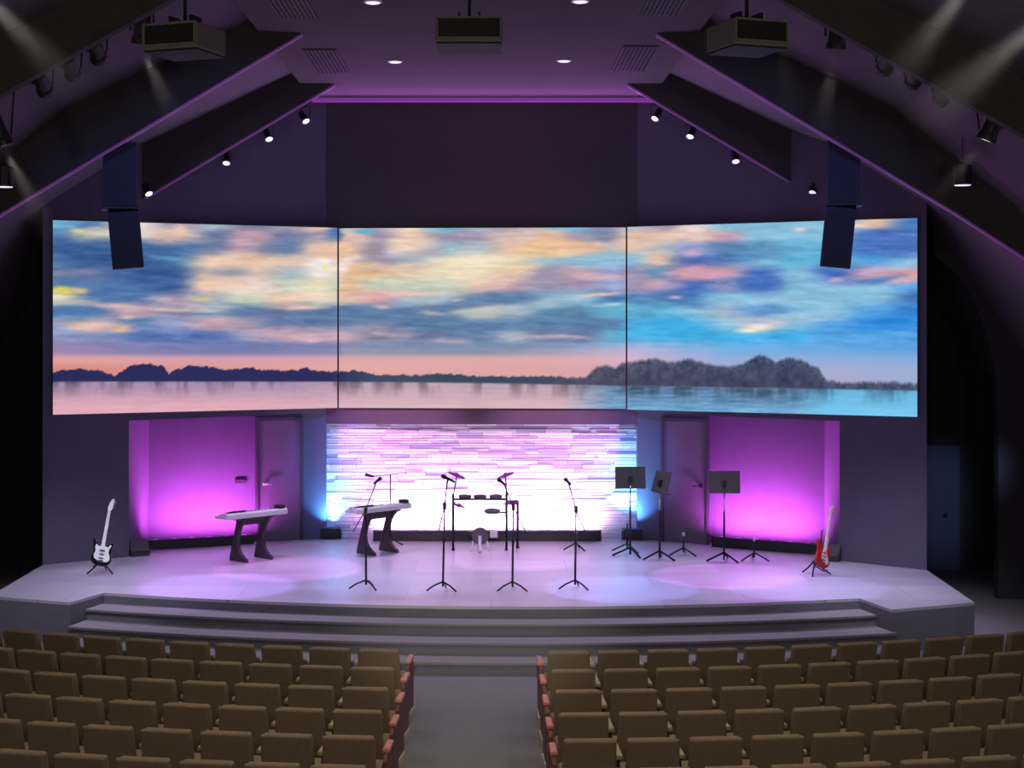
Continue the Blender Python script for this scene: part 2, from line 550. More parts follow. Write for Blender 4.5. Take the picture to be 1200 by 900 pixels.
# cloud strokes: x, y, half width, half height, tilt (dy/dx), colour, strength
BLOBS = [(90, 271, 9, 4, .2, (232, 214, 120), 1), (112, 268, 26, 6, -.1, (206, 200, 186), .8), (74, 341, 13, 4.5, 0, (236, 220, 70), 1), (92, 340, 9, 3.5, 0, (236, 190, 130), .9),
         (92, 355, 20, 3.5, 0, (206, 186, 176), .8), (125, 359, 24, 2.5, .06, (222, 176, 170), .8), (145, 372, 7, 3, 0, (226, 184, 180), .9), (102, 379.5, 34, 2.2, .02, (232, 184, 168), .9),
         (133, 385, 9, 4, 0, (240, 204, 96), 1), (133, 385, 24, 6, 0, (214, 160, 176), .5), (200, 270, 9, 9, 0, (238, 196, 176), .8), (190, 281, 22, 4, -.1, (222, 178, 176), .6),
         (175, 305, 45, 15, .08, (44, 88, 158), .75), (120, 292, 60, 13, .06, (54, 98, 164), .6), (165, 325, 38, 14, 0, (58, 96, 164), .6), (188, 303, 28, 3, .1, (76, 160, 196), .6), (290, 277, 22, 7, 0, (192, 148, 164), .7),
         (318, 292, 28, 9, 0, (98, 120, 168), .7), (250, 306, 36, 5, 0, (236, 194, 168), .8), (300, 306, 36, 7, -.02, (234, 190, 158), .8), (262, 319, 22, 5, .02, (124, 146, 176), .85),
         (255, 334, 34, 4, .08, (240, 190, 158), .8), (300, 336, 40, 5, 0, (240, 210, 196), .6), (378, 296, 22, 9, .1, (236, 184, 142), .85), (379, 313, 17, 10, 0, (242, 232, 226), .9), (379, 313, 4, 3, 0, (240, 236, 120), 1),
         (340, 348, 36, 2.4, .03, (238, 190, 170), .8), (350, 360, 30, 2.6, -.02, (238, 190, 160), .7), (225, 349.5, 14, 2.5, 0, (240, 200, 120), .9), (196, 353, 30, 3, .12, (216, 172, 172), .7), (250, 368, 60, 3, 0, (80, 112, 176), .7),
         (200, 363, 34, 2.4, .02, (226, 190, 168), .7), (260, 376, 40, 2.2, .02, (214, 164, 178), .7), (340, 376, 60, 7, -.05, (92, 122, 172), .8), (330, 386, 44, 3, -.03, (216, 166, 182), .8), (370, 398, 34, 3.2, -.02, (216, 166, 184), .8),
         (300, 395, 30, 4, 0, (196, 160, 184), .6), (160, 395, 90, 5, 0, (92, 124, 186), .5),
         (420, 282, 16, 7, .1, (214, 176, 166), .8), (436, 296, 12, 14, 0, (166, 146, 158), .6), (420, 318, 24, 9, -.1, (232, 180, 120), .85), (400, 318, 8, 8, 0, (240, 222, 210), .8), (436, 317, 14, 3.5, 0, (190, 156, 146), .8), (478, 287, 20, 8, -.1, (246, 208, 174), .9),
         (512, 293, 40, 5, -.12, (172, 164, 184), .7), (530, 290, 16, 6, -.2, (146, 200, 216), .7), (427, 271, 12, 3, 0, (92, 178, 214), .9), (516, 270, 16, 3, 0, (130, 204, 228), .9), (662, 269, 30, 2.2, 0, (96, 190, 226), .9),
         (470, 312, 34, 3, -.1, (228, 190, 160), .7), (530, 318, 60, 10, -.05, (238, 222, 180), .6), (460, 345, 50, 3.6, -.04, (238, 190, 170), .8), (440, 372, 52, 11, .08, (86, 126, 174), .9), (508, 367, 16, 3, .1, (226, 206, 186), .9), (450, 360, 12, 2, 0, (216, 186, 186), .7),
         (545, 356, 38, 7, -.14, (88, 128, 176), .9), (600, 350, 46, 6, -.04, (84, 128, 178), .85), (536, 351, 6, 2, 0, (220, 186, 190), .8), (552, 366, 18, 2.4, 0, (170, 190, 190), .8), (600, 361, 30, 2.4, -.14, (176, 192, 196), .8), (645, 354, 22, 5, -.05, (154, 186, 206), .7),
         (640, 294, 40, 8, -.03, (244, 194, 136), .9), (690, 290, 36, 6, -.06, (226, 178, 152), .7), (610, 275, 50, 6, 0, (206, 178, 180), .6), (705, 277, 24, 5, 0, (162, 164, 186), .7), (606, 315, 26, 6, -.08, (244, 208, 164), .9), (596, 331, 26, 5, -.2, (236, 186, 164), .8), (640, 330, 30, 6, -.1, (162, 152, 180), .8),
         (706, 325, 26, 3.4, -.04, (216, 176, 190), .85), (704, 346, 26, 2.6, -.12, (226, 188, 180), .85), (712, 358, 18, 2.4, 0, (160, 204, 206), .8), (600, 378, 110, 8, 0, (84, 132, 178), .6), (455, 393, 30, 5, -.05, (206, 170, 180), .7), (530, 400, 24, 3, 0, (184, 166, 186), .6), (640, 395, 60, 2.4, 0, (190, 172, 190), .7),
         (766, 282, 40, 7, -.06, (224, 188, 170), .8), (820, 276, 32, 5, -.12, (222, 196, 188), .8), (774, 309, 16, 2.6, .06, (216, 194, 184), .8), (817, 297, 12, 4, 0, (206, 160, 190), .8), (838, 306, 40, 5, -.1, (84, 108, 178), .85), (890, 299, 36, 6, -.04, (80, 136, 184), .8), (828, 321, 34, 6, .02, (214, 158, 180), .9),
         (862, 334, 18, 6, 0, (160, 148, 192), .8), (898, 332, 26, 7, .03, (66, 112, 188), .9), (768, 338, 36, 3.5, -.1, (176, 156, 196), .7), (793, 345, 34, 5, 0, (76, 120, 188), .8), (801, 347, 9, 2, 0, (188, 166, 200), .8), (930, 353, 36, 3, 0, (150, 194, 218), .7), (905, 362, 40, 3, .02, (98, 156, 216), .7),
         (890, 374, 26, 5, .1, (164, 180, 210), .8), (894, 386, 18, 3.4, -.02, (238, 228, 206), 1), (950, 372, 46, 4, .04, (164, 196, 216), .8), (948, 269, 8, 3, 0, (222, 204, 210), .9), (930, 293, 30, 3.5, 0, (104, 158, 194), .7), (1012, 264, 12, 3, -.1, (238, 216, 208), 1), (1050, 280, 34, 12, -.06, (76, 118, 190), .9), (1010, 290, 20, 8, 0, (74, 122, 196), .7),
         (1000, 330, 24, 5, -.06, (126, 140, 198), .8), (990, 327, 9, 3, 0, (206, 168, 190), .8), (1030, 329, 28, 4, -.1, (78, 118, 190), .85), (1027, 318, 12, 3, 0, (196, 170, 200), .8), (1062, 329, 18, 4, -.1, (206, 164, 184), .9), (1069, 322, 6, 4, 0, (232, 176, 170), .8), (1060, 362, 18, 8, 0, (66, 140, 214), .7)]
TREE_X = [62, 70, 90, 114, 129, 137, 149, 167, 184, 189, 196, 213, 240, 254, 280, 312, 345, 353, 362, 391, 404, 415, 440, 480, 520, 560, 640, 686, 692, 700, 712, 722, 728, 745, 775, 790, 815, 830, 850, 880, 890, 900, 912, 918, 930, 940, 955, 970, 977, 1000, 1040, 1075]
TREE_Y = [437, 434, 432, 435, 440, 434, 428, 426, 430, 439, 433, 429, 430, 434, 431, 434, 434, 430, 434, 435, 436, 434, 439, 440, 437.5, 441, 441, 443, 436, 430, 428, 433, 426, 423, 421, 425, 421, 425, 429, 428, 421, 416, 419, 425, 421, 420, 425, 433, 446, 449, 448, 450]
SHORE_X = [62, 396, 560, 690, 960, 1075]
SHORE_Y = [447, 447, 448.5, 451, 455.5, 457.5]


def paint(x, y):
    """display picture: sunset clouds over a lake"""
    n1 = fbm(x / 46, y / 12) - 0.5
    n2 = fbm(x / 46 + 50, y / 12 + 9) - 0.5
    n3 = fbm(x / 20 + 7, y / 5 + 3) - 0.5
    wx, wy = x + n1 * 22, np.minimum(y + n2 * 9 * np.clip((415 - y) / 30, 0.1, 1), 449)
    ix = np.interp(wx, XS, np.arange(len(XS)))
    iy = np.interp(wy, YS, np.arange(len(YS)))
    i0 = np.clip(ix.astype(int), 0, len(XS) - 2)
    j0 = np.clip(iy.astype(int), 0, len(YS) - 2)
    fx, fy = (ix - i0)[..., None], (iy - j0)[..., None]
    fx, fy = fx * fx * (3 - 2 * fx), fy * fy * (3 - 2 * fy)
    c = (GRID[j0, i0] * (1 - fx) + GRID[j0, i0 + 1] * fx) * (1 - fy) + (GRID[j0 + 1, i0] * (1 - fx) + GRID[j0 + 1, i0 + 1] * fx) * fy
    for bx, by, rx, ry, tl, col, a in BLOBS:
        dx = (x + n1 * 12 - bx)
        dy = (y + n2 * 6 - by - tl * dx)
        q = (dx / rx) ** 2 + (dy / ry) ** 2
        wgt = (a * np.exp(-q ** 1.3 * 0.8) * np.clip(1 + n3 * 1.2, 0, 1.3))[..., None]
        wgt = np.clip(wgt, 0, 1)
        c = c * (1 - wgt) + np.array(col, float) * wgt
    n4 = fbm((x + 2.2 * y) / 34 + 21, (y - 0.05 * x) / 3.4 + 77) - 0.5
    c = c + ((n3 * 30 + n4 * 34) * np.clip((414 - y) / 14, 0, 1))[..., None]
    lum = (c @ np.array((0.3, 0.59, 0.11)))[..., None]
    sat = (0.80 + 0.16 * np.clip((x - 640) / 160, 0, 1))[..., None]
    c = lum + (c - lum) * sat
    shore = np.interp(x, SHORE_X, SHORE_Y)
    # water
    d = np.clip((y - shore) / 28, 0, 1)[..., None]
    k = np.clip((x - 660) / 60, 0, 1)[..., None]
    k2 = np.clip((x - 940) / 40, 0, 1)[..., None]
    warm = np.array((158, 138, 172.0)) * (1 - d) + np.array((224, 170, 184.0)) * d
    mid = np.array((186, 160, 174.0)) * (1 - d) + np.array((216, 180, 188.0)) * d
    km = np.clip((x - 330) / 120, 0, 1)[..., None]
    cool = np.array((92, 124, 158.0)) * (1 - d) + np.array((112, 166, 206.0)) * d
    cool = cool * (1 - k2) + k2 * (np.array((104, 176, 220.0)) * (1 - d) + np.array((120, 202, 242.0)) * d)
    wat = (warm * (1 - km) + mid * km) * (1 - k) + cool * k
    refl = np.clip((fbm(x / 16 + 3, y / 60 + 5) - 0.47) * 5, 0, 1) * np.clip(1 - (y - shore) / 20, 0, 1)
    wat = wat * (1 - 0.36 * refl[..., None])
    rip = (fbm(x / 22 + 80, y / 2.4) - 0.5)[..., None]
    wat = wat + rip * (18 + 50 * k * (1 - k2))
    ws = np.clip((y - shore) / 1.6 + 0.5, 0, 1)[..., None]
    c = c * (1 - ws) + wat * ws
    # trees
    edge = np.interp(x, TREE_X, TREE_Y) + (fbm(x / 4.0, x * 0 + 2.5) - 0.5) * 5
    ker = np.clip((x - 640) / 60, 0, 1)
    soft = 1.0 + 3.0 * ker
    a = np.clip((y - edge) / soft + 0.5, 0, 1) * np.clip((shore - y) / 1.6 + 0.7, 0, 1)
    thin = ker * (0.16 * np.clip(1 - (y - edge) / 22, 0, 1) * (fbm(x / 3.0 + 9, y / 3.0) > 0.5))
    a = np.clip(a * (1 - thin) * (0.97 - 0.08 * ker), 0, 1)[..., None]
    ck = np.clip((x - 380) / 60, 0, 1)[..., None]
    kk = ker[..., None]
    tc = np.array((36, 40, 88.0)) * (1 - ck) + np.array((52, 70, 92.0)) * ck
    tc = tc * (1 - kk) + np.array((52, 60, 84.0)) * kk
    tc = tc + ((fbm(x / 7 + 40, y / 9 + 3) - 0.5) * 46)[..., None] * kk
    c = c * (1 - a) + tc * a
    return np.clip(c, 0, 255)


def srgb2lin(c):
    c = c / 255.0
    return np.where(c <= 0.04045, c / 12.92, ((c + 0.055) / 1.055) ** 2.4)


def screen(corners, wa, wb, n, label):
    """corners: photo places of the four corners; the panel hangs 8 cm off its wall"""
    A, B = wa + n * 0.05, wb + n * 0.05
    tl, tr, br, bl = [Vector((*on_line(px, A, B)[:2], z_at(on_line(px, A, B), py))) for px, py in corners]
    nx, ny = 250, 168
    u = np.linspace(0, 1, nx)[None, :, None]
    v = np.linspace(0, 1, ny)[:, None, None]
    pts = (np.array(tl) * (1 - u) + np.array(tr) * u) * (1 - v) + (np.array(bl) * (1 - u) + np.array(br) * u) * v
    c0 = [np.array(c, float) for c in corners]
    img = (c0[0] * (1 - u) + c0[1] * u) * (1 - v) + (c0[3] * (1 - u) + c0[2] * u) * v
    col = srgb2lin(paint(img[..., 0], img[..., 1]))
    me = bpy.data.meshes.new('projection_screen')
    idx = np.arange(nx * ny).reshape(ny, nx)
    faces = np.stack([idx[1:, :-1], idx[1:, 1:], idx[:-1, 1:], idx[:-1, :-1]], -1).reshape(-1, 4)
    me.from_pydata(pts.reshape(-1, 3).tolist(), [], faces.tolist())
    at = me.color_attributes.new('picture', 'FLOAT_COLOR', 'POINT')
    rgba = np.ones((nx * ny, 4), np.float32)
    rgba[:, :3] = col.reshape(-1, 3)
    at.data.foreach_set('color', rgba.ravel())
    me.materials.append(M['screen'])
    mid = (tl + tr + bl + br) / 4
    t = thing('projection_screen', label, 'screen', mid, group='three screens showing one lake sunset')
    s = bpy.data.objects.new('picture_surface', me)
    C.objects.link(s)
    s.parent = t
    s.location = -mid
    # slim casing behind the picture
    q = [p - mid - n * 0.004 for p in (tl, tr, br, bl)]
    MB().prism(q, -n * 0.03).build('screen_casing', 'black', t)
    return t


for k, px in enumerate((396.2, 734.2)):
    q = P(px, 372, CA.y - 0.035)
    o = MB().box(q, (0.034, 0.05, 3.2)).build('trim_%d' % (8 + k), 'slope')  # added strip standing in for the purple-lit wall in the gap
    structure(o, 'thin mauve strip between the middle screen and the screen above the %s' % ('keyboards', 'music stands')[k], 'trim')
SL = Vector(((395.9 - CX) * CA.y / F, CA.y, 0))   # the three pictures meet in front of the middle wall
SR = Vector(((734.5 - CX) * CB.y / F, CB.y, 0))
screen([(62, 258), (395.2, 267), (395.2, 478), (62, 486)], SL, on_line(55, flat(WLa), flat(WLb)), nL, 'lit screen with dark tree line and pink water above the keyboards')
screen([(397.2, 267.5), (733.3, 266.5), (733.3, 479), (397.2, 478)], CA, CB, nC, 'lit middle screen of the sunset above the stone panel')
screen([(735.2, 266), (1075, 255.5), (1075, 488.5), (735.2, 480)], SR, on_line(1082, flat(WRa), flat(WRb)), nR, 'lit screen with blue sky and bare tree island above the music stands')

# ------------------------------------------------------------------ ceiling
XM = -0.16
FLAT_HALF = 3.03


def both(fn):
    for s in (-1, 1):
        fn(s)


mb = MB()
mb.box((XM, 16.5, ZC + 0.09), (2 * FLAT_HALF, 24.0, 0.18))
cl = mb.build('ceiling', 'ceil')
structure(cl, 'flat mauve-lit middle ceiling with vents and downlights', 'ceiling')


def ceil_z(d):                                  # d: distance outward from the middle line
    z = 8.73 - 0.469 * (d - FLAT_HALF)
    if d > 5.7:
        z -= 0.35 * (d - 5.7)
    if d > 7.4:
        z -= 0.6 * (d - 7.4)
    return z


ds = [FLAT_HALF - 0.2, 3.6, 4.4, 5.2, 5.7, 6.3, 6.9, 7.4, 8.2, 9.2, 10.4]
for s in (-1, 1):
    pts = [Vector((XM + s * d, 4.0, ceil_z(d))) for d in ds]
    pts += [p + Vector((0, 0, 0.2)) for p in pts[::-1]]
    o = MB().prism(pts, (0, 25.0, 0)).build('sloping_ceiling', 'slope', cl)
MB().box((XM, 16.5, ZC + 0.26), (2 * FLAT_HALF + 0.6, 25.0, 0.12)).build('ceiling_backing', 'slope', cl)


def fin_z(d, c=False):
    if c:
        return 8.6 - 0.56 * (d - 2.45)
    z = ZC - 0.598 * (d - 2.45)
    if d > 6.6:
        z -= 0.05 * (d - 6.6)
    return z


def fin(n, y, s, dmax, label, thick=0.16, strip=None):
    dd = [2.45, 3.2, 4.2, 5.2, 6.0, 6.6, 7.4, 8.4, 9.6]
    dd = [d for d in dd if d < dmax] + [dmax]
    lo = [Vector((XM + s * d, y, fin_z(d, y < 18))) for d in dd]
    hi = [Vector((XM + s * FLAT_HALF, y, ZC + 0.02))] + [Vector((XM + s * d, y, max(ceil_z(d) + 0.1, fin_z(d, y < 18) + 0.15))) for d in dd if d > FLAT_HALF + 0.05]
    o = MB().prism(lo + hi[::-1], (0, thick, 0)).build('trim_%d' % n, 'fin')
    structure(o, label, 'ceiling beam')
    if strip:
        sp = [Vector((XM + s * d, y + 0.03, fin_z(d) - 0.004)) for d in dd]
        sp += [p - Vector((0, 0, 0.03)) for p in sp[::-1]]
        MB().prism(sp, (0, thick * 0.5, 0)).build('edge_glow_strip', strip, o)  # glowing strip added for the thin purple line under the beam
    return o


YA, YB, YC = 25.7, 21.2, 17.0
SIDE = {-1: 'keyboard', 1: 'music stand'}
n = 1
for s in (-1, 1):
    fin(n, YA, s, 5.95, 'dark sloping ceiling beam nearest the stage wall on the %s side' % SIDE[s], strip='glowdim'); n += 1
    fin(n, YB, s, 8.6, 'dark sloping ceiling beam above the hanging speakers on the %s side' % SIDE[s], strip='glowdim'); n += 1
    fin(n, YC, s, 8.6, 'dark sloping ceiling beam carrying spotlights above the %s-side seats' % SIDE[s]); n += 1

# cove strip where the ceiling meets the back wall
a, b = P(366, 117.5, 27.3), P(766, 117.0, 27.3)
o = MB().box(((a + b) / 2), ((b - a).length, 0.12, 0.07), bevel=0.01).build('cove_light', 'led')
tag(o, 'glowing purple cove strip where the ceiling meets the back wall', 'light strip')
o = MB().box(((a + b) / 2 + Vector((0, -0.05, 0.085))), ((b - a).length, 0.16, 0.06)).build('trim_7', 'fin')
structure(o, 'dark rail above the glowing purple cove strip', 'trim')

# ------------------------------------------------------------------ outer room
o = MB().box((-10.3, 14, 4.5), (0.2, 30, 9.4)).build('wall_west', 'dark'); structure(o, 'black side wall past the white guitar', 'wall')
o.name = 'wall_far_left'
yb2 = 27.9
o = MB().box((-8.8, 28.2, 4.5), (3.4, 0.2, 9.4)).build('wall_rear_left', 'dark'); structure(o, 'black rear wall past the white guitar', 'wall')
o = MB().box((9.0, 28.2, 4.5), (4.5, 0.2, 9.4)).build('wall_rear_right', 'dark'); structure(o, 'black rear wall of the passage beside the stage', 'wall')
# side wall with an arched edge
pts2 = [(1096, 300), (1118, 318), (1137, 345), (1152, 378), (1163, 415), (1169, 455), (1170, 560)]
YR = 25.0
arch = [P(x, y, YR) for x, y in pts2]
xr = arch[-1].x
poly = [Vector((xr, YR, 0))] + arch[::-1] + [Vector((arch[0].x - 0.1, YR, 8)), Vector((11.0, YR, 8)), Vector((11.0, YR, 0))]
# keep a doorway strip visible under the arch foot
o = MB().prism(poly, (0, 0.2, 0)).build('wall_arch', 'dark'); structure(o, 'dark wall with an arched opening beside the stage', 'wall')
o.name = 'wall_right_arch'
o = MB().box((11.0, 14, 4.5), (0.2, 30, 9.4)).build('wall_far_right', 'dark'); structure(o, 'black side wall past the red guitar', 'wall')
o = MB().box((9.1, 27.0, 4.5), (0.2, 2.4, 9.4)).build('wall_passage', 'dark'); structure(o, 'dark side wall of the passage beside the stage', 'wall')
# doors of the passage
d = thing('door_3', 'dim blue-grey door at the end of the passage beside the stage', 'door', (8.06, 28.08, 0)); d['kind'] = 'structure'
MB().box((0, -0.03, 1.13), (1.0, 0.05, 2.26), bevel=0.004).build('door_leaf', 'bluedoor', d)
MB().lathe([(0.012, 0), (0.012, 0.05), (0.035, 0.06), (0.035, 0.09), (0.01, 0.1)], (0.22, -0.05, 1.0), 12, (0, -1, 0)).build('door_knob', 'black', d)
d = thing('door_4', 'dark open door with pale edge on the passage side wall', 'door', (8.95, 27.2, 0), (0, 0, math.radians(80))); d['kind'] = 'structure'
MB().box((0, -0.03, 1.1), (0.9, 0.05, 2.2), bevel=0.004).build('door_leaf', 'doorframe', d)
MB().box((-0.5, -0.04, 1.14), (0.08, 0.1, 2.28)).build('door_post', 'vent', d)
MB().cyl((-0.36, -0.05, 1.0), (-0.36, -0.13, 1.0), 0.03, 12).build('door_knob', 'black', d)
# closed rear of the hall behind the viewer
o = MB().box((0, -1.5, 4.5), (22, 0.2, 9.4)).build('wall_front', 'dark'); structure(o, 'dark back wall of the hall', 'wall')

# ------------------------------------------------------------------ vents and downlights in the flat ceiling


def ceil_pt(px, py, z=ZC):
    y = F * (z - EYE) / (CY - py)
    return Vector(((px - CX) * y / F, y, z))


for (x0, x1, y0, y1), lab in zip(((317, 368, -4, 20), (360, 405, 57, 85), (752, 803, -4, 17), (720, 767, 53, 83)),
                                 ('slotted ceiling vent between the first and second keyboard-side beams, nearer the hall', 'slotted ceiling vent above the keyboard-side screen edge, nearer the stage wall',
                                  'slotted ceiling vent near the music-stand-side projector', 'slotted ceiling vent by the music-stand-side beam tip, nearer the stage wall')):
    c = ceil_pt((x0 + x1) / 2, (y0 + y1) / 2)
    near, far = ceil_pt(CX, y0).y, ceil_pt(CX, y1).y
    w = (x1 - x0 - 8) * c.y / F
    L = far - near
    t = thing('ceiling_vent', lab, 'vent', (c.x, (near + far) / 2, ZC))
    t['group'] = 'slotted vents in the flat ceiling'
    f = MB()
    f.box((0, 0, -0.005), (w, L, 0.01))
    f.build('backing', 'ventdark', t)
    f = MB()
    for k in range(9):
        f.box((-w / 2 + w * k / 8, 0, -0.016), (w / 8 * 0.42, L, 0.014))
    f.build('slats', 'vent', t)
for px, py, lab in ((463, 71, 'small lit ceiling downlight near the stage wall, above the middle of the first seam'), (661, 70, 'small lit ceiling downlight near the stage wall, toward the second seam'),
                    (437, 1, 'small lit ceiling downlight nearer the hall, keyboard side of the middle projector'), (680, 0, 'small lit ceiling downlight nearer the hall, music-stand side of the middle projector')):
    c = ceil_pt(px, py)
    t = thing('downlight', lab, 'ceiling light', c, group='recessed downlights in the flat ceiling')
    MB().lathe([(0.115, -0.0), (0.115, -0.02), (0.09, -0.025), (0.09, 0.0)]).build('trim_ring', 'white', t)
    MB().lathe([(0.088, -0.03), (0.088, -0.012)]).build('lamp_lens', 'lens', t)

# ------------------------------------------------------------------ projectors
for (px, py, yaw, Y, lab) in ((217, 48, -0.34, 15.8, 'dark grey ceiling projector hanging by the keyboard-side beams'), (550, 41, 0.0, 18.4, 'dark grey ceiling projector hanging in the middle'),
                              (875, 44, 0.34, 15.8, 'dark grey ceiling projector hanging by the music-stand-side beams')):
    c = P(px, py, Y)
    t = thing('projector', lab, 'projector', c, (0, 0, yaw), 'projectors hanging from the ceiling')
    w, dp, h = (0.79, 0.72, 0.3)
    if yaw:
        w, dp, h = 0.62, 0.6, 0.27
    MB().box((0, 0, 0), (w, dp, h), bevel=0.02).build('casing', 'projgrey', t)
    f = MB()
    f.box((0, -dp / 2 - 0.004, 0.02), (w * 0.92, 0.012, h * 0.72), bevel=0.004)
    f.build('rear_panel', 'projdark', t)
    f = MB()
    for k in range(6):
        f.box((0, -dp / 2 - 0.014, -0.05 + k * 0.03), (w * 0.8, 0.008, 0.006))
    f.build('louvres', 'bar', t)
    f = MB()
    for zz in (-h * 0.33, h * 0.46):
        f.box((0, -dp / 2 - 0.012, zz), (w * 0.97, 0.02, 0.022))
    for xx in (-w * 0.475, w * 0.475):
        f.box((xx, -dp / 2 - 0.012, h * 0.065), (0.022, 0.02, h * 0.8))
    f.build('panel_frame', 'projgrey', t)
    MB().box((0, 0, -h / 2 - 0.004), (w * 0.98, dp * 0.98, 0.02), bevel=0.005).build('dark_underside', 'projdark', t)  # thin dark plate added so the underside comes out darker than the casing
    f = MB()
    f.lathe([(0.07, 0), (0.085, 0.1), (0.075, 0.11)], (0, dp / 2, 0), 16, (0, 1, 0))
    f.build('lens_barrel', 'black', t)
    f = MB()
    f.box((0, 0, h / 2 + 0.02), (0.3, 0.3, 0.03), bevel=0.005)
    top_z = 8.55 if yaw == 0 else 8.3
    f.cyl((0, 0, h / 2 + 0.02), (0, 0, top_z - c.z + 0.35), 0.02, 12)
    f.box((0.12, 0, h / 2 + 0.06), (0.03, 0.2, 0.1))
    f.box((-0.12, 0, h / 2 + 0.06), (0.03, 0.2, 0.1))
    f.build('ceiling_mount', 'black', t)

# ------------------------------------------------------------------ line-array speakers
for s, (tx0, tx1, ty0, ty1), (bx, by0, bx2, by1), lab in ((-1, (121, 160, 168, 243), (144, 247, 150, 313), 'navy two-box speaker column hanging before the keyboard-side screen'),
                                                          (1, (970, 1008, 163, 239), (986, 242, 979, 312), 'navy two-box speaker column hanging before the music-stand-side screen')):
    Y = 22.2
    a0, a1 = P(tx0, ty0, Y), P(tx1, ty1, Y)
    c = P((tx0 + tx1) / 2, ty0, Y)
    t = thing('hanging_speaker', lab, 'speaker', c, (0, 0, -math.atan2(c.x, c.y)), group='hanging speaker columns')
    W = a1.x - a0.x
    H = a0.z - a1.z
    MB().box((0, 0, -H / 2), (W, 0.5, H), Matrix.Identity(3), 0.02).build('upper_cabinet', 'navy', t)
    MB().box((0, -0.255, -H / 2), (W * 0.9, 0.02, H * 0.94), bevel=0.004).build('upper_grille', 'grille', t)
    p0, p1 = P(bx, by0, Y) - c, P(bx2, by1, Y) - c
    mid = (p0 + p1) / 2
    ang = math.atan2(p1.x - p0.x, p0.z - p1.z)
    L = (p1 - p0).length
    R = Ry(-ang) @ Rx(0.14)
    MB().box(mid, (W * 0.92, 0.5, L), R, 0.02).build('lower_cabinet', 'navy', t)
    MB().box(mid + R @ Vector((0, -0.255, 0)), (W * 0.84, 0.02, L * 0.94), R, 0.004).build('lower_grille', 'grille', t)
    MB().box((0, 0.02, -H - 0.012), (W * 1.06, 0.46, 0.05), bevel=0.005).build('coupling_bar', 'black', t)
    rg = MB()
    zc = ceil_z(abs(c.x - XM)) - c.z
    for dx in (-W * 0.3, W * 0.3):
        rg.cyl((dx, 0.1, -0.01), (dx, 0.1, zc + 0.1), 0.008, 8)
    rg.build('rigging_cables', 'metal', t)

# ------------------------------------------------------------------ hanging spotlights


def spotlight(c, aim, size, label, group, lens='lens', arm=0.25):
    d = (Vector(aim) - Vector(c)).normalized()
    t = thing('spotlight', label, 'spotlight', c, group=group)
    r = size
    f = MB().lathe([(r * 0.55, -r * 2.9), (r * 0.8, -r * 2.6), (r * 0.85, -r * 0.4), (r, 0), (r, r * 0.5), (r * 0.92, r * 0.5), (r * 0.9, 0.1 * r)], (0, 0, 0), 16, d)
    f.build('can', 'black', t)
    MB().lathe([(r * 0.88, r * 0.2), (r * 0.88, r * 0.3)], (0, 0, 0), 16, d).build('lens', lens, t)
    y = MB()
    y.tube([(-r * 1.15, 0, 0) - d * r if False else Vector((-r * 1.15, 0, 0)) - d * r * 0.8, Vector((-r * 1.15, 0, arm * 0.6)), Vector((r * 1.15, 0, arm * 0.6)), Vector((r * 1.15, 0, 0)) - d * r * 0.8], r * 0.12, 6)
    y.cyl((0, 0, arm * 0.6), (0, 0, arm), r * 0.22, 8)
    y.build('yoke', 'metal', t)
    return t


stage_mid = Vector((-0.1, 24.0, 0.6))
order = ['topmost', 'second', 'third', 'lowest']
LAMPS_A = []
for s, pts in ((-1, ((358, 141), (315, 162), (265.5, 190), (174, 226))), (1, ((768, 138), (809, 159), (862, 188), (953, 225)))):
    for k, (px, py) in enumerate(pts):
        c = P(px, py, YA + 0.28 if k < 3 else YA - 0.25)
        z_e = fin_z(abs(c.x - XM)) - c.z
        ax = {0: -s * 2.5, 1: -s * 1.6, 2: 0.0, 3: s * 1.0 * 0 - s * 2.6}[k]
        spotlight(c, c + Vector((ax * 0.7, -2.2, -3.0)), 0.072, '%s of four small lit spotlights along the %s-side beam by the wall' % (order[k], SIDE[s]), 'small spotlights along the beams by the stage wall', arm=max(0.15, z_e + 0.12))
        LAMPS_A.append((c, s, k))
for s, pts in ((-1, ((3, 166, 'l'), (52, 104, 'd'), (85, 85, 'd'), (115, 66, 'd'), (166, 46, 'l'))), (1, ((1157, 160, 'l'), (1103, 115, 'd'), (1070, 95, 'd'), (1037, 79, 'd'), (980, 52, 'l')))):
    for k, (px, py, kind) in enumerate(pts):
        c = P(px, py, YC + 0.6)
        z_e = ceil_z(abs(c.x - XM)) - c.z
        if kind == 'l':
            aim = c + Vector((-0.25 if k == 4 else (-1.3 if s > 0 else 1.1), 0.3, -3))
        else:
            aim = c + Vector((0.0, 3.0, -1.6))
        num = ['first', 'second', 'third', 'fourth', 'fifth'][4 - k]
        spotlight(c, aim, 0.115 if kind == 'l' else 0.1, '%s black spotlight down the %s-side beam above the seats' % (num, SIDE[s]), 'black spotlights along the beams above the seats',
                  lens='lens' if kind == 'l' else 'lensdim', arm=z_e + 0.03)

# pendant downlights
for px, py, lab, s in ((5, 219, 'hanging dark cylinder downlight past the keyboard-side screen', -1), (1128, 217, 'hanging dark cylinder downlight past the music-stand-side screen', 1)):
    c = P(px, py, 20.2)
    t = thing('pendant_light', lab, 'pendant light', c, group='cylinder pendant downlights')
    MB().lathe([(0.11, 0.005), (0.118, 0.0), (0.118, 0.26), (0.06, 0.3), (0.02, 0.31)]).build('shade', 'black', t)
    MB().lathe([(0.105, -0.005), (0.105, 0.003)]).build('lamp_lens', 'lens', t)
    MB().cyl((0, 0, 0.3), (0, 0, ceil_z(abs(c.x - XM)) - c.z + 0.05), 0.008, 6).build('cable', 'metal', t)

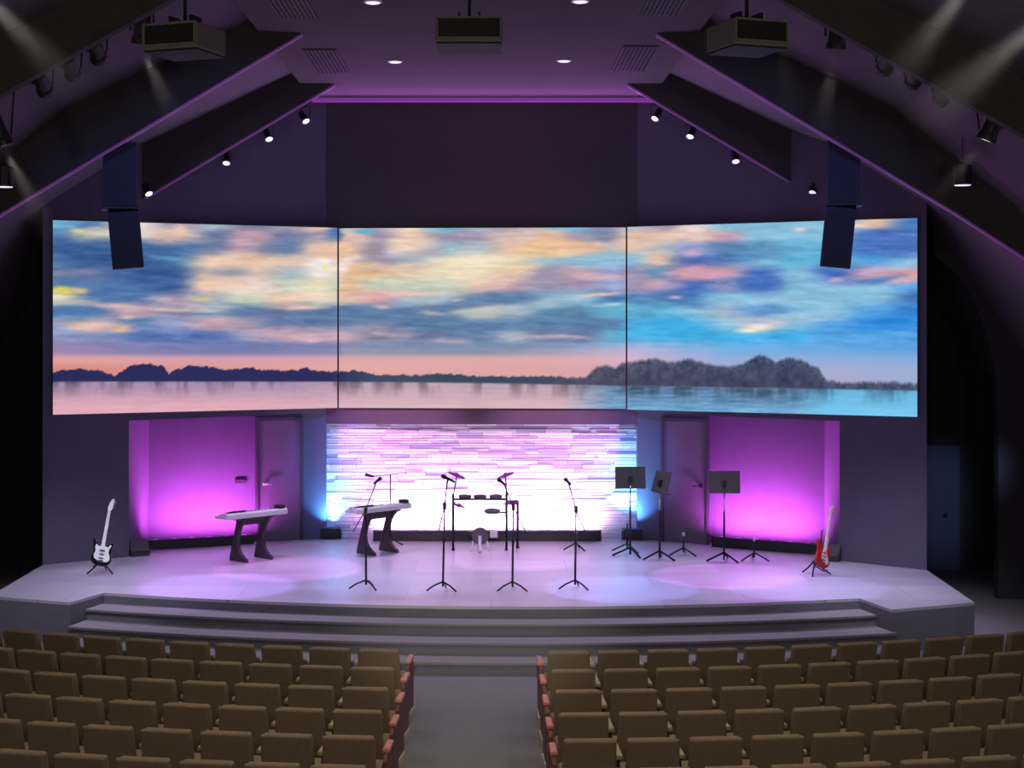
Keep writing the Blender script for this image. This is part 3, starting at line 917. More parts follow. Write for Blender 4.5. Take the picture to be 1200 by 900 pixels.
# ------------------------------------------------------------------ LED bars, floor boxes, wedges
def bar(px0, py0, px1, py1, hpx, label, n_led):
    a, b = G(px0, py0), G(px1, py1)
    mid = (a + b) / 2
    L = (b - a).length
    h = hpx * mid.y / F
    rot = math.atan2((b - a).y, (b - a).x)
    t = thing('led_bar', label, 'light bar', (mid.x, mid.y, ZS), (0, 0, rot), 'long dark light bars on the stage floor')
    MB().box((0, 0.06, h / 2), (L, 0.13, h), bevel=0.012).build('housing', 'bar', t)
    for k in range(n_led):
        MB().cyl((-L / 2 + L * (k + 0.5) / n_led, 0.06, h - 0.004), (-L / 2 + L * (k + 0.5) / n_led, 0.06, h + 0.004), 0.045, 12).build('led_lens', 'led', t)
    f = MB()
    f.box((-L / 2 - 0.005, 0.06, h / 2), (0.012, 0.15, h + 0.01))
    f.box((L / 2 + 0.005, 0.06, h / 2), (0.012, 0.15, h + 0.01))
    f.build('end_caps', 'black', t)
    return t, a, b, h


BAR_L = bar(173, 644.5, 297, 637.5, 11, 'long dark light bar at the foot of the magenta bay behind the keyboards', 6)
BAR_C = bar(438, 634, 704, 634, 12, 'longest dark light bar at the foot of the glowing stone panel', 12)
BAR_R = bar(835, 641, 956, 650, 12.5, 'long dark light bar at the foot of the magenta bay behind the music stands', 6)

for px, py, lab in ((387, 632, 'black floor light box at the keyboard end of the stone panel'), (741.5, 633.5, 'black floor light box at the music-stand end of the stone panel')):
    c = G(px, py)
    t = thing('floor_light', lab, 'floor light', c, group='black floor boxes lighting the stone panel')
    MB().prism([(-0.17, 0, 0.02), (0.17, 0, 0.02), (0.17, 0, 0.18), (0.155, 0, 0.2), (-0.155, 0, 0.2), (-0.17, 0, 0.18)], (0, 0.22, 0), 0.008).build('housing', 'black', t)
    MB().box((0, 0.12, 0.205), (0.26, 0.14, 0.012)).build('lens', 'lensdim', t)
    f = MB()
    f.box((-0.18, 0.1, 0.08), (0.016, 0.05, 0.16))
    f.box((0.18, 0.1, 0.08), (0.016, 0.05, 0.16))
    f.build('bracket', 'metal', t)
for px, py, s, lab in ((165, 652, 1, 'small grey wedge monitor beside the light bar behind the white guitar'), (971, 658, -1, 'small grey wedge monitor beside the light bar behind the red guitar')):
    c = G(px, py)
    t = thing('floor_monitor', lab, 'speaker', c, (0, 0, 0.55 * s), 'small wedge floor monitors')
    MB().prism([(-0.16, 0, 0), (-0.16, 0.3, 0), (-0.16, 0.3, 0.24), (-0.16, 0.16, 0.26), (-0.16, 0, 0.08)], (0.32, 0, 0), 0.008).build('cabinet', 'vent', t)
    R = Rx(math.atan2(0.18, 0.16))
    MB().box((0, 0.07, 0.17), (0.28, 0.22, 0.012), R).build('grille', 'black', t)

# ------------------------------------------------------------------ stands


def tripod(mb, r, h, tube=0.011, n=3, a0=0.3, foot=0.03):
    for k in range(n):
        a = a0 + 2 * PI * k / n
        mb.tube([(0, 0, h), (math.cos(a) * r * 0.5, math.sin(a) * r * 0.5, h * 0.5), (math.cos(a) * r, math.sin(a) * r, 0.012)], tube, 6)


def mic_stand(base, pivot, tail, head, mic0, mic1, label, ph=0.4):
    c = G(*base)
    Y = c.y
    L = lambda p: P(p[0], p[1], Y) - c
    t = thing('microphone_stand', label, 'microphone stand', c, group='slim boom microphone stands on the stage')
    for k in range(3):
        a = -PI / 2 + 0.5 + ph + 2 * PI * k / 3
        MB().tube([(0, 0, 0.13), (math.cos(a) * 0.14, math.sin(a) * 0.14, 0.08), (math.cos(a) * 0.25, math.sin(a) * 0.25, 0.012)], 0.013, 6).build('leg', 'metal', t)
    pv = L(pivot)
    f = MB()
    f.cyl((0, 0, 0.06), pv * 0.62 + Vector((0, 0, 0.02)), 0.016, 8)
    f.cyl(pv * 0.6, pv, 0.011, 8)
    f.cyl(pv * 0.6 - Vector((0, 0, 0.04)), pv * 0.6 + Vector((0, 0, 0.03)), 0.022, 8)
    f.build('pole', 'metal', t)
    hd, tl = L(head), L(tail)
    MB().tube([tl, pv, hd], 0.0085, 6).build('boom', 'metal', t)
    f = MB()
    f.cyl(pv - Vector((0.0, 0, 0.05)), pv + Vector((0, 0, 0.05)), 0.026, 8)
    f.build('clutch', 'black', t)
    m0, m1 = L(mic0), L(mic1)
    d = (m1 - m0)
    f = MB().tube([m1, m0 + d * 0.35, m0 + d * 0.28, m0 + d * 0.1, m0], [0.016, 0.021, 0.03, 0.03, 0.014], 10)
    f.build('microphone', 'black', t)
    f = MB()
    f.tube([hd, (m0 + m1) / 2], 0.014, 6)
    f.build('mic_clip', 'black', t)
    return t


mic_stand((429, 690), (428.5, 597), (414, 623), (441, 565), (447, 559.5), (438, 567), 'boom microphone stand in front of the second keyboard', 0.2)
mic_stand((519, 692), (521, 593), (514, 622), (524, 566), (517, 557), (533, 565), 'boom microphone stand on the keyboard side of the drum kit', 0.4)
mic_stand((600.5, 692), (601.5, 594), (617, 626), (590, 566), (583, 561), (592, 568), 'boom microphone stand crossing the drum kit on its music-stand side', 0.5)
mic_stand((674, 690), (675, 597), (687, 627), (667, 568), (661.5, 560.5), (669, 568), 'boom microphone stand standing clear of the drum kit, before the stone panel', 0.3)

# overhead boom behind the second keyboard
c = G(457.5, 640)
t = thing('overhead_boom_stand', 'thin T-shaped boom stand behind the second keyboard', 'microphone stand', c)
Lq = lambda px, py: P(px, py, c.y) - c
MB().cyl((0, 0, 0.05), Lq(457.5, 556), 0.01, 8).build('pole', 'metal', t)
MB().tube([Lq(436, 558.5), Lq(457, 556), Lq(476, 554.5)], 0.007, 6).build('boom', 'metal', t)
MB().tube([Lq(428, 556), Lq(438, 558.5)], [0.03, 0.018], 8).build('microphone', 'black', t)
for k in range(3):
    a = 0.4 + 2 * PI * k / 3
    MB().tube([(0, 0, 0.14), (math.cos(a) * 0.22, math.sin(a) * 0.22, 0.012)], 0.011, 6).build('leg', 'metal', t)


def short_stand(base, top, label, rad=0.26, ph=0.0):
    c = G(*base)
    h = (base[1] - top) * c.y / F
    t = thing('short_stand', label, 'stand', c, group='short tripod stands')
    MB().cyl((0, 0, 0.06), (0, 0, h), 0.014, 8).build('pole', 'metal', t)
    for k in range(3):
        a = ph + PI * 1.5 + 0.5 + 2 * PI * k / 3
        MB().tube([(0, 0, 0.13), (math.cos(a) * rad * 0.6, math.sin(a) * rad * 0.6, 0.065), (math.cos(a) * rad, math.sin(a) * rad, 0.014)], 0.014, 6).build('leg', 'metal', t)
    MB().lathe([(0.012, h - 0.02), (0.024, h), (0.024, h + 0.03), (0.01, h + 0.045)], n=10).build('top_cap', 'silver', t)


short_stand((801, 651), 627, 'short tripod stand between the second and third music stands', ph=0.3)
short_stand((884, 657), 633, 'short tripod stand before the light bar beside the third music stand', ph=0.5)
short_stand((735, 646), 612, 'short tripod stand just behind the first music stand', ph=0.1)
short_stand((675, 645), 624, 'short tripod stand behind the lone boom microphone stand', 0.22, ph=0.2)


def music_stand(base, desk, yaw, tilt, label, rad=0.27, ph=0.0, wdesk=0.51):
    c = G(*base)
    Y = c.y
    t = thing('music_stand', label, 'music stand', c, (0, 0, 0), 'dark music stands on the stage')
    dc = P(desk[0], desk[1], Y) - c
    for k in range(3):
        a = ph + PI * 1.5 + 0.4 + 2 * PI * k / 3
        MB().tube([(0, 0, 0.15), (math.cos(a) * rad * 0.6, math.sin(a) * rad * 0.6, 0.07), (math.cos(a) * rad, math.sin(a) * rad, 0.016)], 0.017, 6).build('leg', 'metal', t)
    MB().cyl((0, 0, 0.03), (0, 0, dc.z * 0.62), 0.017, 10).build('lower_pole', 'metal', t)
    MB().cyl((0, 0, dc.z * 0.6), (dc.x, 0, dc.z - 0.03), 0.0125, 10).build('upper_pole', 'chrome', t)
    R = Rz(yaw) @ Rx(tilt)
    w, h = wdesk, 0.36
    f = MB()
    f.box(dc + R @ Vector((0, 0.03, 0)), (w, 0.012, h), R, 0.004)
    f.box(dc + R @ Vector((0, 0.07, -h / 2)), (w, 0.08, 0.012), R)
    f.build('desk', 'desk', t)
    f = MB()
    f.box(dc + R @ Vector((0, 0.0, -0.03)), (0.07, 0.05, 0.1), R, 0.006)
    f.build('tilt_bracket', 'black', t)


music_stand((738.5, 652), (739, 559.5), 0.06, -0.12, 'dark music stand before the end of the stone panel', 0.3, 0.1)
music_stand((773, 656), (773.5, 564), -1.12, -0.3, 'dark music stand turned edge-on before the grey door', 0.3, 0.45, 0.48)
music_stand((848.5, 658), (849, 564.5), -0.08, -0.14, 'dark music stand before the magenta bay', 0.3, 0.3)

# ------------------------------------------------------------------ keyboards


def keyboard(base, yaw, z, label, seatlab):
    c = G(*base)
    t = thing('keyboard', label, 'keyboard', c + Vector((0, 0, z)), (0, 0, yaw), 'white keyboards on dark curved stands')
    Lk, D, H = 1.22, 0.34, 0.085
    # body profile across its depth (y), extruded along its length
    prof = [(-D / 2, 0.0), (D / 2, 0.0), (D / 2, 0.035), (D / 2 - 0.15, 0.045), (-0.03, 0.085), (-D / 2 + 0.03, 0.1), (-D / 2, 0.07)]
    MB().prism([(-Lk / 2, y, zz) for y, zz in prof], (Lk, 0, 0), 0.008).build('body', 'white', t)
    f = MB()
    nk = 36
    for k in range(nk):
        f.box((-Lk / 2 + 0.05 + (Lk - 0.1) * (k + 0.5) / nk, D / 2 - 0.075, 0.052), ((Lk - 0.1) / nk - 0.003, 0.145, 0.018), bevel=0.002, seg=1)
    f.build('white_keys', 'cream', t)
    f = MB()
    for k in range(nk - 1):
        if k % 7 not in (2, 6):
            f.box((-Lk / 2 + 0.05 + (Lk - 0.1) * (k + 1) / nk, D / 2 - 0.105, 0.066), (0.014, 0.085, 0.022), bevel=0.002, seg=1)
    f.build('black_keys', 'black', t)
    R = Rx(math.atan2(-0.04, -0.1) + PI)
    f = MB()
    f.box((-0.36, -0.06, 0.1), (0.28, 0.17, 0.03), Rx(-0.2), 0.008)
    f.build('control_panel', 'bar', t)
    f = MB()
    f.box((0.5, -0.09, 0.12), (0.14, 0.12, 0.07), bevel=0.012)
    f.build('end_module', 'bar', t)
    for k in range(6):
        MB().cyl((-0.1 + 0.07 * k, -0.085, 0.09), (-0.1 + 0.07 * k, -0.085, 0.115), 0.013, 10).build('knob', 'silver', t)
    # stand: two curved side legs and a cross panel
    s = thing('keyboard_stand', seatlab, 'keyboard stand', c, (0, 0, yaw), 'dark curved keyboard stands')
    out = []
    Htop = z - 0.006
    prof = [(-0.18, 0.0), (-0.18, 0.06), (-0.155, 0.2), (-0.12, 0.4), (-0.06, 0.72), (-0.03, 0.9), (-0.04, 1.0), (0.16, 1.0), (0.075, 0.86), (0.03, 0.75), (-0.005, 0.6), (-0.02, 0.45), (-0.005, 0.3), (0.035, 0.19), (0.09, 0.12), (0.16, 0.075), (0.168, 0.0)]
    out = [(u_ * 1.3, v_ * Htop) for u_, v_ in prof]
    for x in (-0.25, 0.25):
        MB().prism([(x - 0.03, -y, zz) for y, zz in out], (0.06, 0, 0), 0.006).build('leg', 'legdark', s)
    MB().box((0, -0.07, Htop - 0.06), (0.45, 0.04, 0.12), bevel=0.01).build('cross_panel', 'legdark', s)
    MB().box((0, -0.0, Htop - 0.012), (0.78, 0.3, 0.024), bevel=0.005).build('top_rail', 'legdark', s)


keyboard((295, 656), math.radians(45), 0.72, 'white keyboard on the dark stand in front of the grey door', 'dark curved keyboard stand in front of the grey door')
keyboard((443, 648), math.radians(45), 0.72, 'white keyboard on the dark stand before the stone panel', 'dark curved keyboard stand before the stone panel')

# ------------------------------------------------------------------ electronic drum kit
c = G(562, 645)
YD = c.y
t = thing('drum_kit', 'black electronic drum kit with purple cymbals before the stone panel', 'drum kit', c)
Ld = lambda px, py, dy=0.0: P(px, py, YD + dy) - c
for (px, y0, y1, dy) in ((531, 579, 645, 0.0), (593.5, 579, 645, 0.0), (606.5, 587, 641, 0.25)):
    f = MB()
    f.cyl(Vector((Ld(px, y0, dy).x, dy, 0.01)), Ld(px, y0, dy), 0.021, 10)
    f.lathe([(0.03, 0), (0.03, 0.03)], (Ld(px, y0, dy).x, dy, 0), 10)
    f.build('rack_post', 'metal', t)
f = MB()
f.tube([Ld(531, 585), Ld(593.5, 585)], 0.017, 8)
f.tube([Ld(593.5, 600.5), Ld(578, 601)], 0.014, 8)
f.tube([Ld(593.5, 587), Ld(606.5, 587, 0.25)], 0.014, 8)
f.build('rack_bar', 'metal', t)


def pad(px, py, r, tilt, name, m, h=0.035, dy=0.0, rollz=0.0):
    ax = Vector((math.sin(rollz), -math.sin(tilt), math.cos(tilt) * math.cos(rollz)))
    MB().lathe([(r * 0.5, -h), (r * 0.95, -h * 0.7), (r, -h * 0.2), (r, 0.0), (r * 0.9, 0.008), (r * 0.2, 0.012)], Ld(px, py, dy), 20, ax).build(name, m, t)


for px in (545, 562.5, 581):
    pad(px, 581, 0.112, 0.1, 'tom_pad', 'pad', 0.045, -0.05)
pad(577, 598, 0.14, 0.12, 'snare_pad', 'pad', 0.05, -0.12)


def cymbal(px, py, r, roll, post, dy=0.0):
    ax = Vector((math.sin(roll), -0.06, math.cos(roll)))
    o = MB().lathe([(r, -0.012), (r, -0.004), (r * 0.3, 0.012), (r * 0.22, 0.03), (0.012, 0.036)], Ld(px, py, dy), 22, ax).build('cymbal_pad', 'cymbal', t)
    f = MB()
    f.tube([Ld(*post, dy), Ld(px, py + 3, dy), Ld(px, py - 1.5, dy)], 0.011, 6)
    f.build('cymbal_arm', 'metal', t)


cymbal(535, 556.5, 0.155, 0.34, (531.5, 580))
cymbal(592.5, 556.5, 0.15, -0.34, (593.5, 580))
cymbal(599, 589, 0.13, -0.12, (606.5, 590), 0.2)
cymbal(538, 592, 0.11, 0.3, (531.5, 588), -0.04)
f = MB()
f.lathe([(0.1, -0.05), (0.14, -0.04), (0.145, 0.0), (0.13, 0.012), (0.03, 0.016)], Ld(562.5, 628, -0.1), 22, (0, -1, 0.1))
f.build('kick_pad', 'pad', t)
f = MB()
b0 = Ld(562.5, 628, -0.1)
f.tube([b0 + Vector((0, -0.02, 0)), Vector((b0.x, -0.2, 0.12)), Vector((b0.x, -0.3, 0.02))], 0.03, 8)
f.tube([b0 + Vector((-0.1, 0.05, -0.02)), Vector((b0.x - 0.15, -0.2, 0.02))], 0.015, 6)
f.tube([b0 + Vector((0.1, 0.05, -0.02)), Vector((b0.x + 0.15, -0.2, 0.02))], 0.015, 6)
f.build('kick_stand', 'silver', t)
f = MB()
f.box(b0 + Vector((0.235, 0.05, 0.02)), (0.13, 0.08, 0.11), bevel=0.01)
f.build('sound_module', 'silver', t)
f = MB()
f.box(b0 + Vector((-0.16, 0.05, 0.03)), (0.06, 0.05, 0.07), bevel=0.01)
f.tube([b0 + Vector((-0.16, 0.05, 0.03)), Vector((Ld(531, 626).x, 0, b0.z + 0.06))], 0.01, 6)
f.tube([b0 + Vector((0.235, 0.05, 0.03)), Vector((Ld(593, 626).x, 0, b0.z + 0.06))], 0.01, 6)
f.build('module_bracket', 'metal', t)

# ------------------------------------------------------------------ guitars
STRAT = [(0.0, 0.0), (0.075, 0.005), (0.13, 0.04), (0.158, 0.10), (0.145, 0.165), (0.118, 0.215), (0.125, 0.265), (0.15, 0.315), (0.155, 0.36), (0.135, 0.372), (0.105, 0.34), (0.07, 0.305), (0.045, 0.30),
         (0.028, 0.315), (-0.028, 0.315), (-0.05, 0.30), (-0.085, 0.315), (-0.125, 0.375), (-0.155, 0.415), (-0.172, 0.40), (-0.165, 0.34), (-0.14, 0.285), (-0.128, 0.225), (-0.15, 0.165), (-0.165, 0.10), (-0.135, 0.04), (-0.075, 0.005)]


def guitar(base, head, scale_len, body_m, guard_m, neck_m, label, standlab, guard, k=1.0, yaw=0.0):
    c = G(*base)
    hd = P(head[0], head[1], c.y) - c
    roll = math.atan2(hd.x, hd.z)
    t = thing('electric_guitar', label, 'guitar', c, (0, 0, yaw))
    lean = 0.17
    B0 = Vector((0, -0.09, 0.13))
    R = Ry(roll) @ Rx(-lean)
    S = lambda x, z, y=0.0: B0 + R @ Vector((x * k, y * k, z * k))
    pts = [S(x, z, 0.022) for x, z in STRAT]
    MB().prism(pts, R @ Vector((0, -0.044 * k, 0)), 0.007).build('body', body_m, t)
    MB().prism([S(x, z, -0.0225) for x, z in guard], R @ Vector((0, -0.005, 0))).build('pickguard', guard_m, t)
    top = scale_len
    MB().prism([S(-0.027, 0.25, -0.02), S(0.027, 0.25, -0.02), S(0.021, top, -0.02), S(-0.021, top, -0.02)], R @ Vector((0, -0.028, 0)), 0.004).build('neck', neck_m, t)
    hs = [(-0.021, top), (0.021, top), (0.04, top + 0.03), (0.046, top + 0.1), (0.05, top + 0.17), (0.036, top + 0.19), (0.01, top + 0.175), (-0.012, top + 0.12), (-0.03, top + 0.045)]
    MB().prism([S(x, z, -0.02) for x, z in hs], R @ Vector((0, -0.018, 0)), 0.003).build('headstock', neck_m, t)
    f = MB()
    for i in range(6):
        q = S(0.05, top + 0.045 + 0.022 * i, -0.028)
        f.cyl(q, q + R @ Vector((0.028, 0, 0)), 0.007, 6)
    f.build('tuning_pegs', 'chrome', t)
    f = MB()
    for zz in (0.12, 0.18, 0.235):
        f.box(S(0, zz, -0.03), (0.08 * k, 0.01, 0.018), R, 0.003)
    f.build('pickups', 'bar', t)
    f = MB()
    f.box(S(0, 0.075, -0.032), (0.085 * k, 0.014, 0.03), R, 0.003)
    for i in range(6):
        f.cyl(S(-0.02 + 0.008 * i, 0.075, -0.044), S(-0.015 + 0.006 * i, top, -0.052), 0.0006, 4)
    f.build('bridge_and_strings', 'chrome', t)
    # its stand
    s = thing('guitar_stand', standlab, 'guitar stand', c, (0, 0, yaw))
    for a in (-2.45, -0.7, 1.57):
        MB().tube([(0, 0.05, 0.22), (math.cos(a) * 0.13, 0.05 + math.sin(a) * 0.12, 0.1), (math.cos(a) * 0.26, 0.05 + math.sin(a) * 0.24, 0.012)], 0.013, 6).build('leg', 'metal', s)
    q = R @ Vector((0, 0.09, 0.62 * k))
    MB().tube([(0, 0.05, 0.1), B0 + q * 0.5 + Vector((0, 0.03, 0)), B0 + q], 0.012, 8).build('upright', 'metal', s)
    f = MB()
    f.tube([S(-0.11, 0.0, 0.05) + Vector((0, 0, -0.02)), S(-0.1, -0.022, -0.02), S(-0.1, -0.005, -0.045)], 0.011, 6)
    f.tube([S(0.11, 0.0, 0.05) + Vector((0, 0, -0.02)), S(0.1, -0.022, -0.02), S(0.1, -0.005, -0.045)], 0.011, 6)
    f.tube([S(-0.11, 0.0, 0.05) + Vector((0, 0, -0.02)), (0, 0.05, 0.15), S(0.11, 0.0, 0.05) + Vector((0, 0, -0.02))], 0.011, 6)
    f.build('cradle', 'navy', s)


GUARD_W = [(-0.02, 0.06), (0.10, 0.07), (0.135, 0.11), (0.122, 0.17), (0.098, 0.215), (0.105, 0.27), (0.13, 0.33), (0.11, 0.335), (0.075, 0.295), (0.03, 0.31), (-0.03, 0.31), (-0.07, 0.30), (-0.105, 0.33), (-0.12, 0.29), (-0.105, 0.225), (-0.125, 0.165), (-0.11, 0.115)]
GUARD_S = [(0.02, 0.07), (0.09, 0.07), (0.12, 0.11), (0.10, 0.17), (0.07, 0.22), (0.05, 0.27), (0.028, 0.29), (-0.028, 0.29), (-0.05, 0.22), (-0.04, 0.12)]
guitar((119, 672), (131.5, 581), 0.86, 'blacklac', 'white', 'white', 'white and black electric guitar standing at the keyboard end of the stage', 'dark tripod stand under the white and black guitar', GUARD_W, 1.0, 0.0)
guitar((957, 674), (994, 586), 0.84, 'red', 'maple', 'maple', 'red electric guitar standing at the music-stand end of the stage', 'dark tripod stand under the red guitar', GUARD_S, 0.98, 0.6)

# ------------------------------------------------------------------ auditorium seats


def seat_meshes():
    t = thing('auditorium_seat', 'tan upholstered seat', 'seat', (0, 0, -50))
    # backrest: gently curved shell leaning back
    W, Hh = 0.475, 0.56
    tilt = 0.20
    zc = 0.30

    def padmesh(y0, y1, w_bot, w_top, z0, z1, round_):
        mb = MB()
        rot = Rx(tilt)
        mb.box((0, (y0 + y1) / 2, (z1 - z0) / 2), (w_bot, y1 - y0, z1 - z0), None, round_, w_top / w_bot, 3)
        for v in mb.bm.verts:
            v.co.y -= 0.10 * v.co.x ** 2 * -2.0            # slight wrap-around
            v.co = rot @ v.co + Vector((0, -0.10, z0))
        return mb
    padmesh(-0.065, -0.015, 0.49, 0.465, 0.32, 0.86, 0.018).build('back_shell', 'shell', t)
    padmesh(-0.016, 0.05, 0.47, 0.445, 0.34, 0.845, 0.026).build('backrest', 'fabric', t)
    MB().box((0, 0.16, 0.42), (0.48, 0.46, 0.1), Rx(0.06), 0.035, 1.0, 3).build('seat', 'fabric', t)
    f = MB()
    f.box((0.2795, 0.08, 0.33), (0.03, 0.12, 0.64))
    f.box((0.2795, 0.06, 0.012), (0.05, 0.34, 0.024))
    f.build('pedestal', 'bar', t)
    f = MB()
    f.prism([(0.2795 - 0.028, -0.09, 0.625), (0.2795 + 0.028, -0.09, 0.625), (0.2795 + 0.025, 0.27, 0.635), (0.2795 - 0.025, 0.27, 0.635)], (0, 0, 0.045), 0.012)
    f.build('armrest', 'arm', t)
    return t


proto = seat_meshes()
PARTS = list(proto.children)


def end_parts(t, s):
    f = MB()
    pr = [(-0.12, 0.10), (0.26, 0.10), (0.28, 0.58), (0.24, 0.635), (0.0, 0.635), (-0.06, 0.58)]
    f.prism([(s * 0.296 - 0.02, y, z) for y, z in pr], (0.04, 0, 0), 0.008)
    f.build('end_panel', 'wood', t)
    f = MB()
    f.prism([(s * 0.296 - 0.034, 0.0, 0.635), (s * 0.296 + 0.034, 0.0, 0.635), (s * 0.296 + 0.03, 0.26, 0.65), (s * 0.296 - 0.03, 0.26, 0.65)], (0, 0, 0.05), 0.016)
    f.build('wooden_armrest', 'woodarm', t)
    f = MB()
    f.box((s * 0.296, 0.03, 0.05), (0.07, 0.42, 0.1), bevel=0.008)
    f.build('end_foot', 'foot', t)


ROWN = ['front', 'second', 'third', 'fourth', 'fifth', 'sixth']
NUM = ['aisle seat', 'second seat from the aisle', 'third seat from the aisle', 'fourth seat from the aisle', 'fifth seat from the aisle', 'sixth seat from the aisle', 'seventh seat from the aisle',
       'eighth seat from the aisle', 'ninth seat from the aisle', 'tenth seat from the aisle', 'eleventh seat from the aisle']
first = True
BACK = 0.27                                     # the top of the back sits this far behind the seat's origin
for s, (ccx, ccy), x_aisle, ang in ((-1, (0.83, 35.04), -1.26, 0), (1, (0.11, 35.1), 0.87, 0)):
    for r in range(6):
        # radius so that the aisle seat of each row lands on its depth
        Yr = (17.13 if s < 0 else 17.02) - 0.903 * r
        R0 = math.hypot(x_aisle - ccx, Yr - ccy)
        a0 = math.atan2(x_aisle - ccx, ccy - Yr)
        for k in range(11):
            a = a0 + s * k * 0.5605 / R0
            x, y = ccx + R0 * math.sin(a), ccy - R0 * math.cos(a)
            px = CX + x * F / y
            if px < -40 or px > 1240:
                break
            t = proto if first else proto.copy()
            if not first:
                C.objects.link(t)
                for ch in PARTS:
                    cc = ch.copy()
                    C.objects.link(cc)
                    cc.parent = t
                    cc.location.x = 0
            first = False
            t.location = (x - BACK * math.sin(a), y + BACK * math.cos(a), 0)
            t.rotation_euler = (0, 0, a)
            t['label'] = 'tan upholstered %s, %s row, %s side of the aisle' % (NUM[k], ROWN[r], SIDE[s])
            t['group'] = 'tan auditorium seats in curved rows'
            if s > 0:                            # mirror the shared armrest to the far side
                pass
            if k == 0:
                if s > 0:
                    end_parts(t, -1)
                else:
                    # the far-side block keeps its shared armrest outward
                    end_parts(t, 1)
            if s < 0:
                for ch in t.children:
                    if ch.name.split('.')[0] in ('armrest', 'pedestal'):
                        ch.location.x = -2 * 0.2795

# ------------------------------------------------------------------ lights


def area(name, loc, aim, size, power, col, sy=None, spread=180):
    l = bpy.data.lights.new(name, 'AREA')
    l.energy = power
    l.color = col
    l.size = size
    if sy:
        l.shape = 'RECTANGLE'
        l.size_y = sy
    l.spread = math.radians(spread)
    o = bpy.data.objects.new(name, l)
    C.objects.link(o)
    o.location = loc
    d = Vector(aim) - Vector(loc)
    o.rotation_euler = d.to_track_quat('-Z', 'Y').to_euler()
    return o


def spot(name, loc, aim, power, col, deg=40, blend=0.6, rad=0.1):
    l = bpy.data.lights.new(name, 'SPOT')
    l.energy = power
    l.color = col
    l.spot_size = math.radians(deg)
    l.spot_blend = blend
    l.shadow_soft_size = rad
    o = bpy.data.objects.new(name, l)
    C.objects.link(o)
    o.location = loc
    d = Vector(aim) - Vector(loc)
    o.rotation_euler = d.to_track_quat('-Z', 'Y').to_euler()
    return o


MAG = (0.95, 0.13, 1.0)
PINK = (1.0, 0.72, 1.0)
CYAN = (0.10, 0.42, 1.0)
LAV = (0.80, 0.76, 1.0)
# stone panel wash from the long bar
tb, a, b, h = BAR_C
for k in range(6):
    x = a.x + (b.x - a.x) * (k + 0.5) / 6
    spot('bar_led_lamp', (x, a.y + 0.06, ZS + h + 0.03), (x, yb, ZS + 0.7), 72, PINK, 168, 0.8, 0.05)
for x in (-1.8, 1.5):  # unseen overhead spots added to fill the shadows between the stones
    spot('panel_fill_lamp', (x * 1.6 + XM, YB + 0.5, 7.9), (x * 0.75 + XM, yb, ZS + 1.4), 4200, (1.0, 0.42, 1.0), 21, 0.9, 0.1)
# floor boxes at the ends of the stone panel
for px, py, sx in ((387, 632, -1), (741.5, 633.5, 1)):
    c = G(px, py)
    spot('floor_box_lamp', (c.x + sx * 0.02, c.y - 0.02, ZS + 0.26), (c.x + sx * 0.12, c.y + 0.25, ZS + 2.2), 110, CYAN, 120, 0.9, 0.05)
    spot('floor_box_lamp', (c.x - sx * 0.05, c.y + 0.1, ZS + 0.26), (c.x - sx * 0.1, c.y + 0.45, ZS + 2.3), 200, (0.12, 0.66, 1.0), 90, 0.9, 0.05)
    spot('panel_edge_fill_lamp', (c.x - sx * 1.2, YB + 0.5, 7.8), (c.x + sx * 0.02, yb, ZS + 1.15), 2600, (0.07, 0.32, 1.0), 14, 1.0, 0.08)  # added overhead spot, not a floor box, evens the blue up the edge
# magenta bays
for (tb, a, b, h), n in ((BAR_L, nBL), (BAR_R, nBR)):
    for k in range(6):
        q = a + (b - a) * ((0.2 + 0.72 * k / 5) if n is nBL else (0.08 + 0.72 * k / 5))
        spot('bay_led_lamp', (q.x, q.y + 0.05, ZS + h + 0.02), (q.x - n.x * 0.35, q.y - n.y * 0.35, ZS + 0.85), 84, MAG, 172, 0.8, 0.03)
# stage wash from the spotlights on the beams
for c, s, k in LAMPS_A:
    tx = s * (0.8 + 1.5 * k)
    spot('stage_wash_lamp', c + Vector((0, -0.1 if k < 3 else -0.9, -0.15)), (tx, 23.0 + 0.3 * k if k < 3 else 22.8, ZS), 580, (0.66, 0.54, 1.0), 70 if k < 3 else 46, 0.9, 0.15)
for s in (-1, 1):
    spot('front_wash_lamp', (XM + s * 3.2, 18.7, 7.7), (XM + s * 3.0, 23.6, ZS), 800, (0.66, 0.56, 1.0), 46, 0.9, 0.2)
    spot('wing_wash_lamp', (XM + s * 5.2, 18.0, 7.0), (XM + s * 6.0, 22.8, ZS), 1400, (0.78, 0.8, 1.0), 38, 0.9, 0.2)
spot('front_warm_lamp', (XM, 1.0, 5.6), (XM, 20.8, 0.75), 5200, (1.0, 0.95, 0.84), 13, 1.0, 0.2)
for gx, gy, hx, pw in ((119, 672, 127, 420), (957, 674, 968, 200)):  # extra unseen spots added to brighten the two guitars
    q = G(gx, gy)
    spot('guitar_fill_lamp', (q.x * 0.75, YC + 0.9, 7.4), q + Vector((0.08, 0, 0.62)), pw, (0.95, 0.94, 1.0), 8, 0.8, 0.08)
# coloured patches on the deck
for x, y, col, p in ((-4.0, 22.7, (0.4, 0.25, 1), 900), (-1.6, 23.0, (0.4, 0.6, 1), 300), (1.9, 22.5, (0.28, 0.33, 1.0), 700), (3.6, 23.6, (0.9, 0.25, 1), 700), (-3.2, 24.3, (0.9, 0.3, 1), 700), (0.4, 25.4, (1.0, 0.4, 1), 500), (4.6, 22.6, (0.4, 0.4, 1), 500)):
    spot('colour_patch_lamp', (x * 0.6, YB + 0.6, 8.0), (x, y, ZS), p * 2.6, col, 18, 0.25, 0.04)
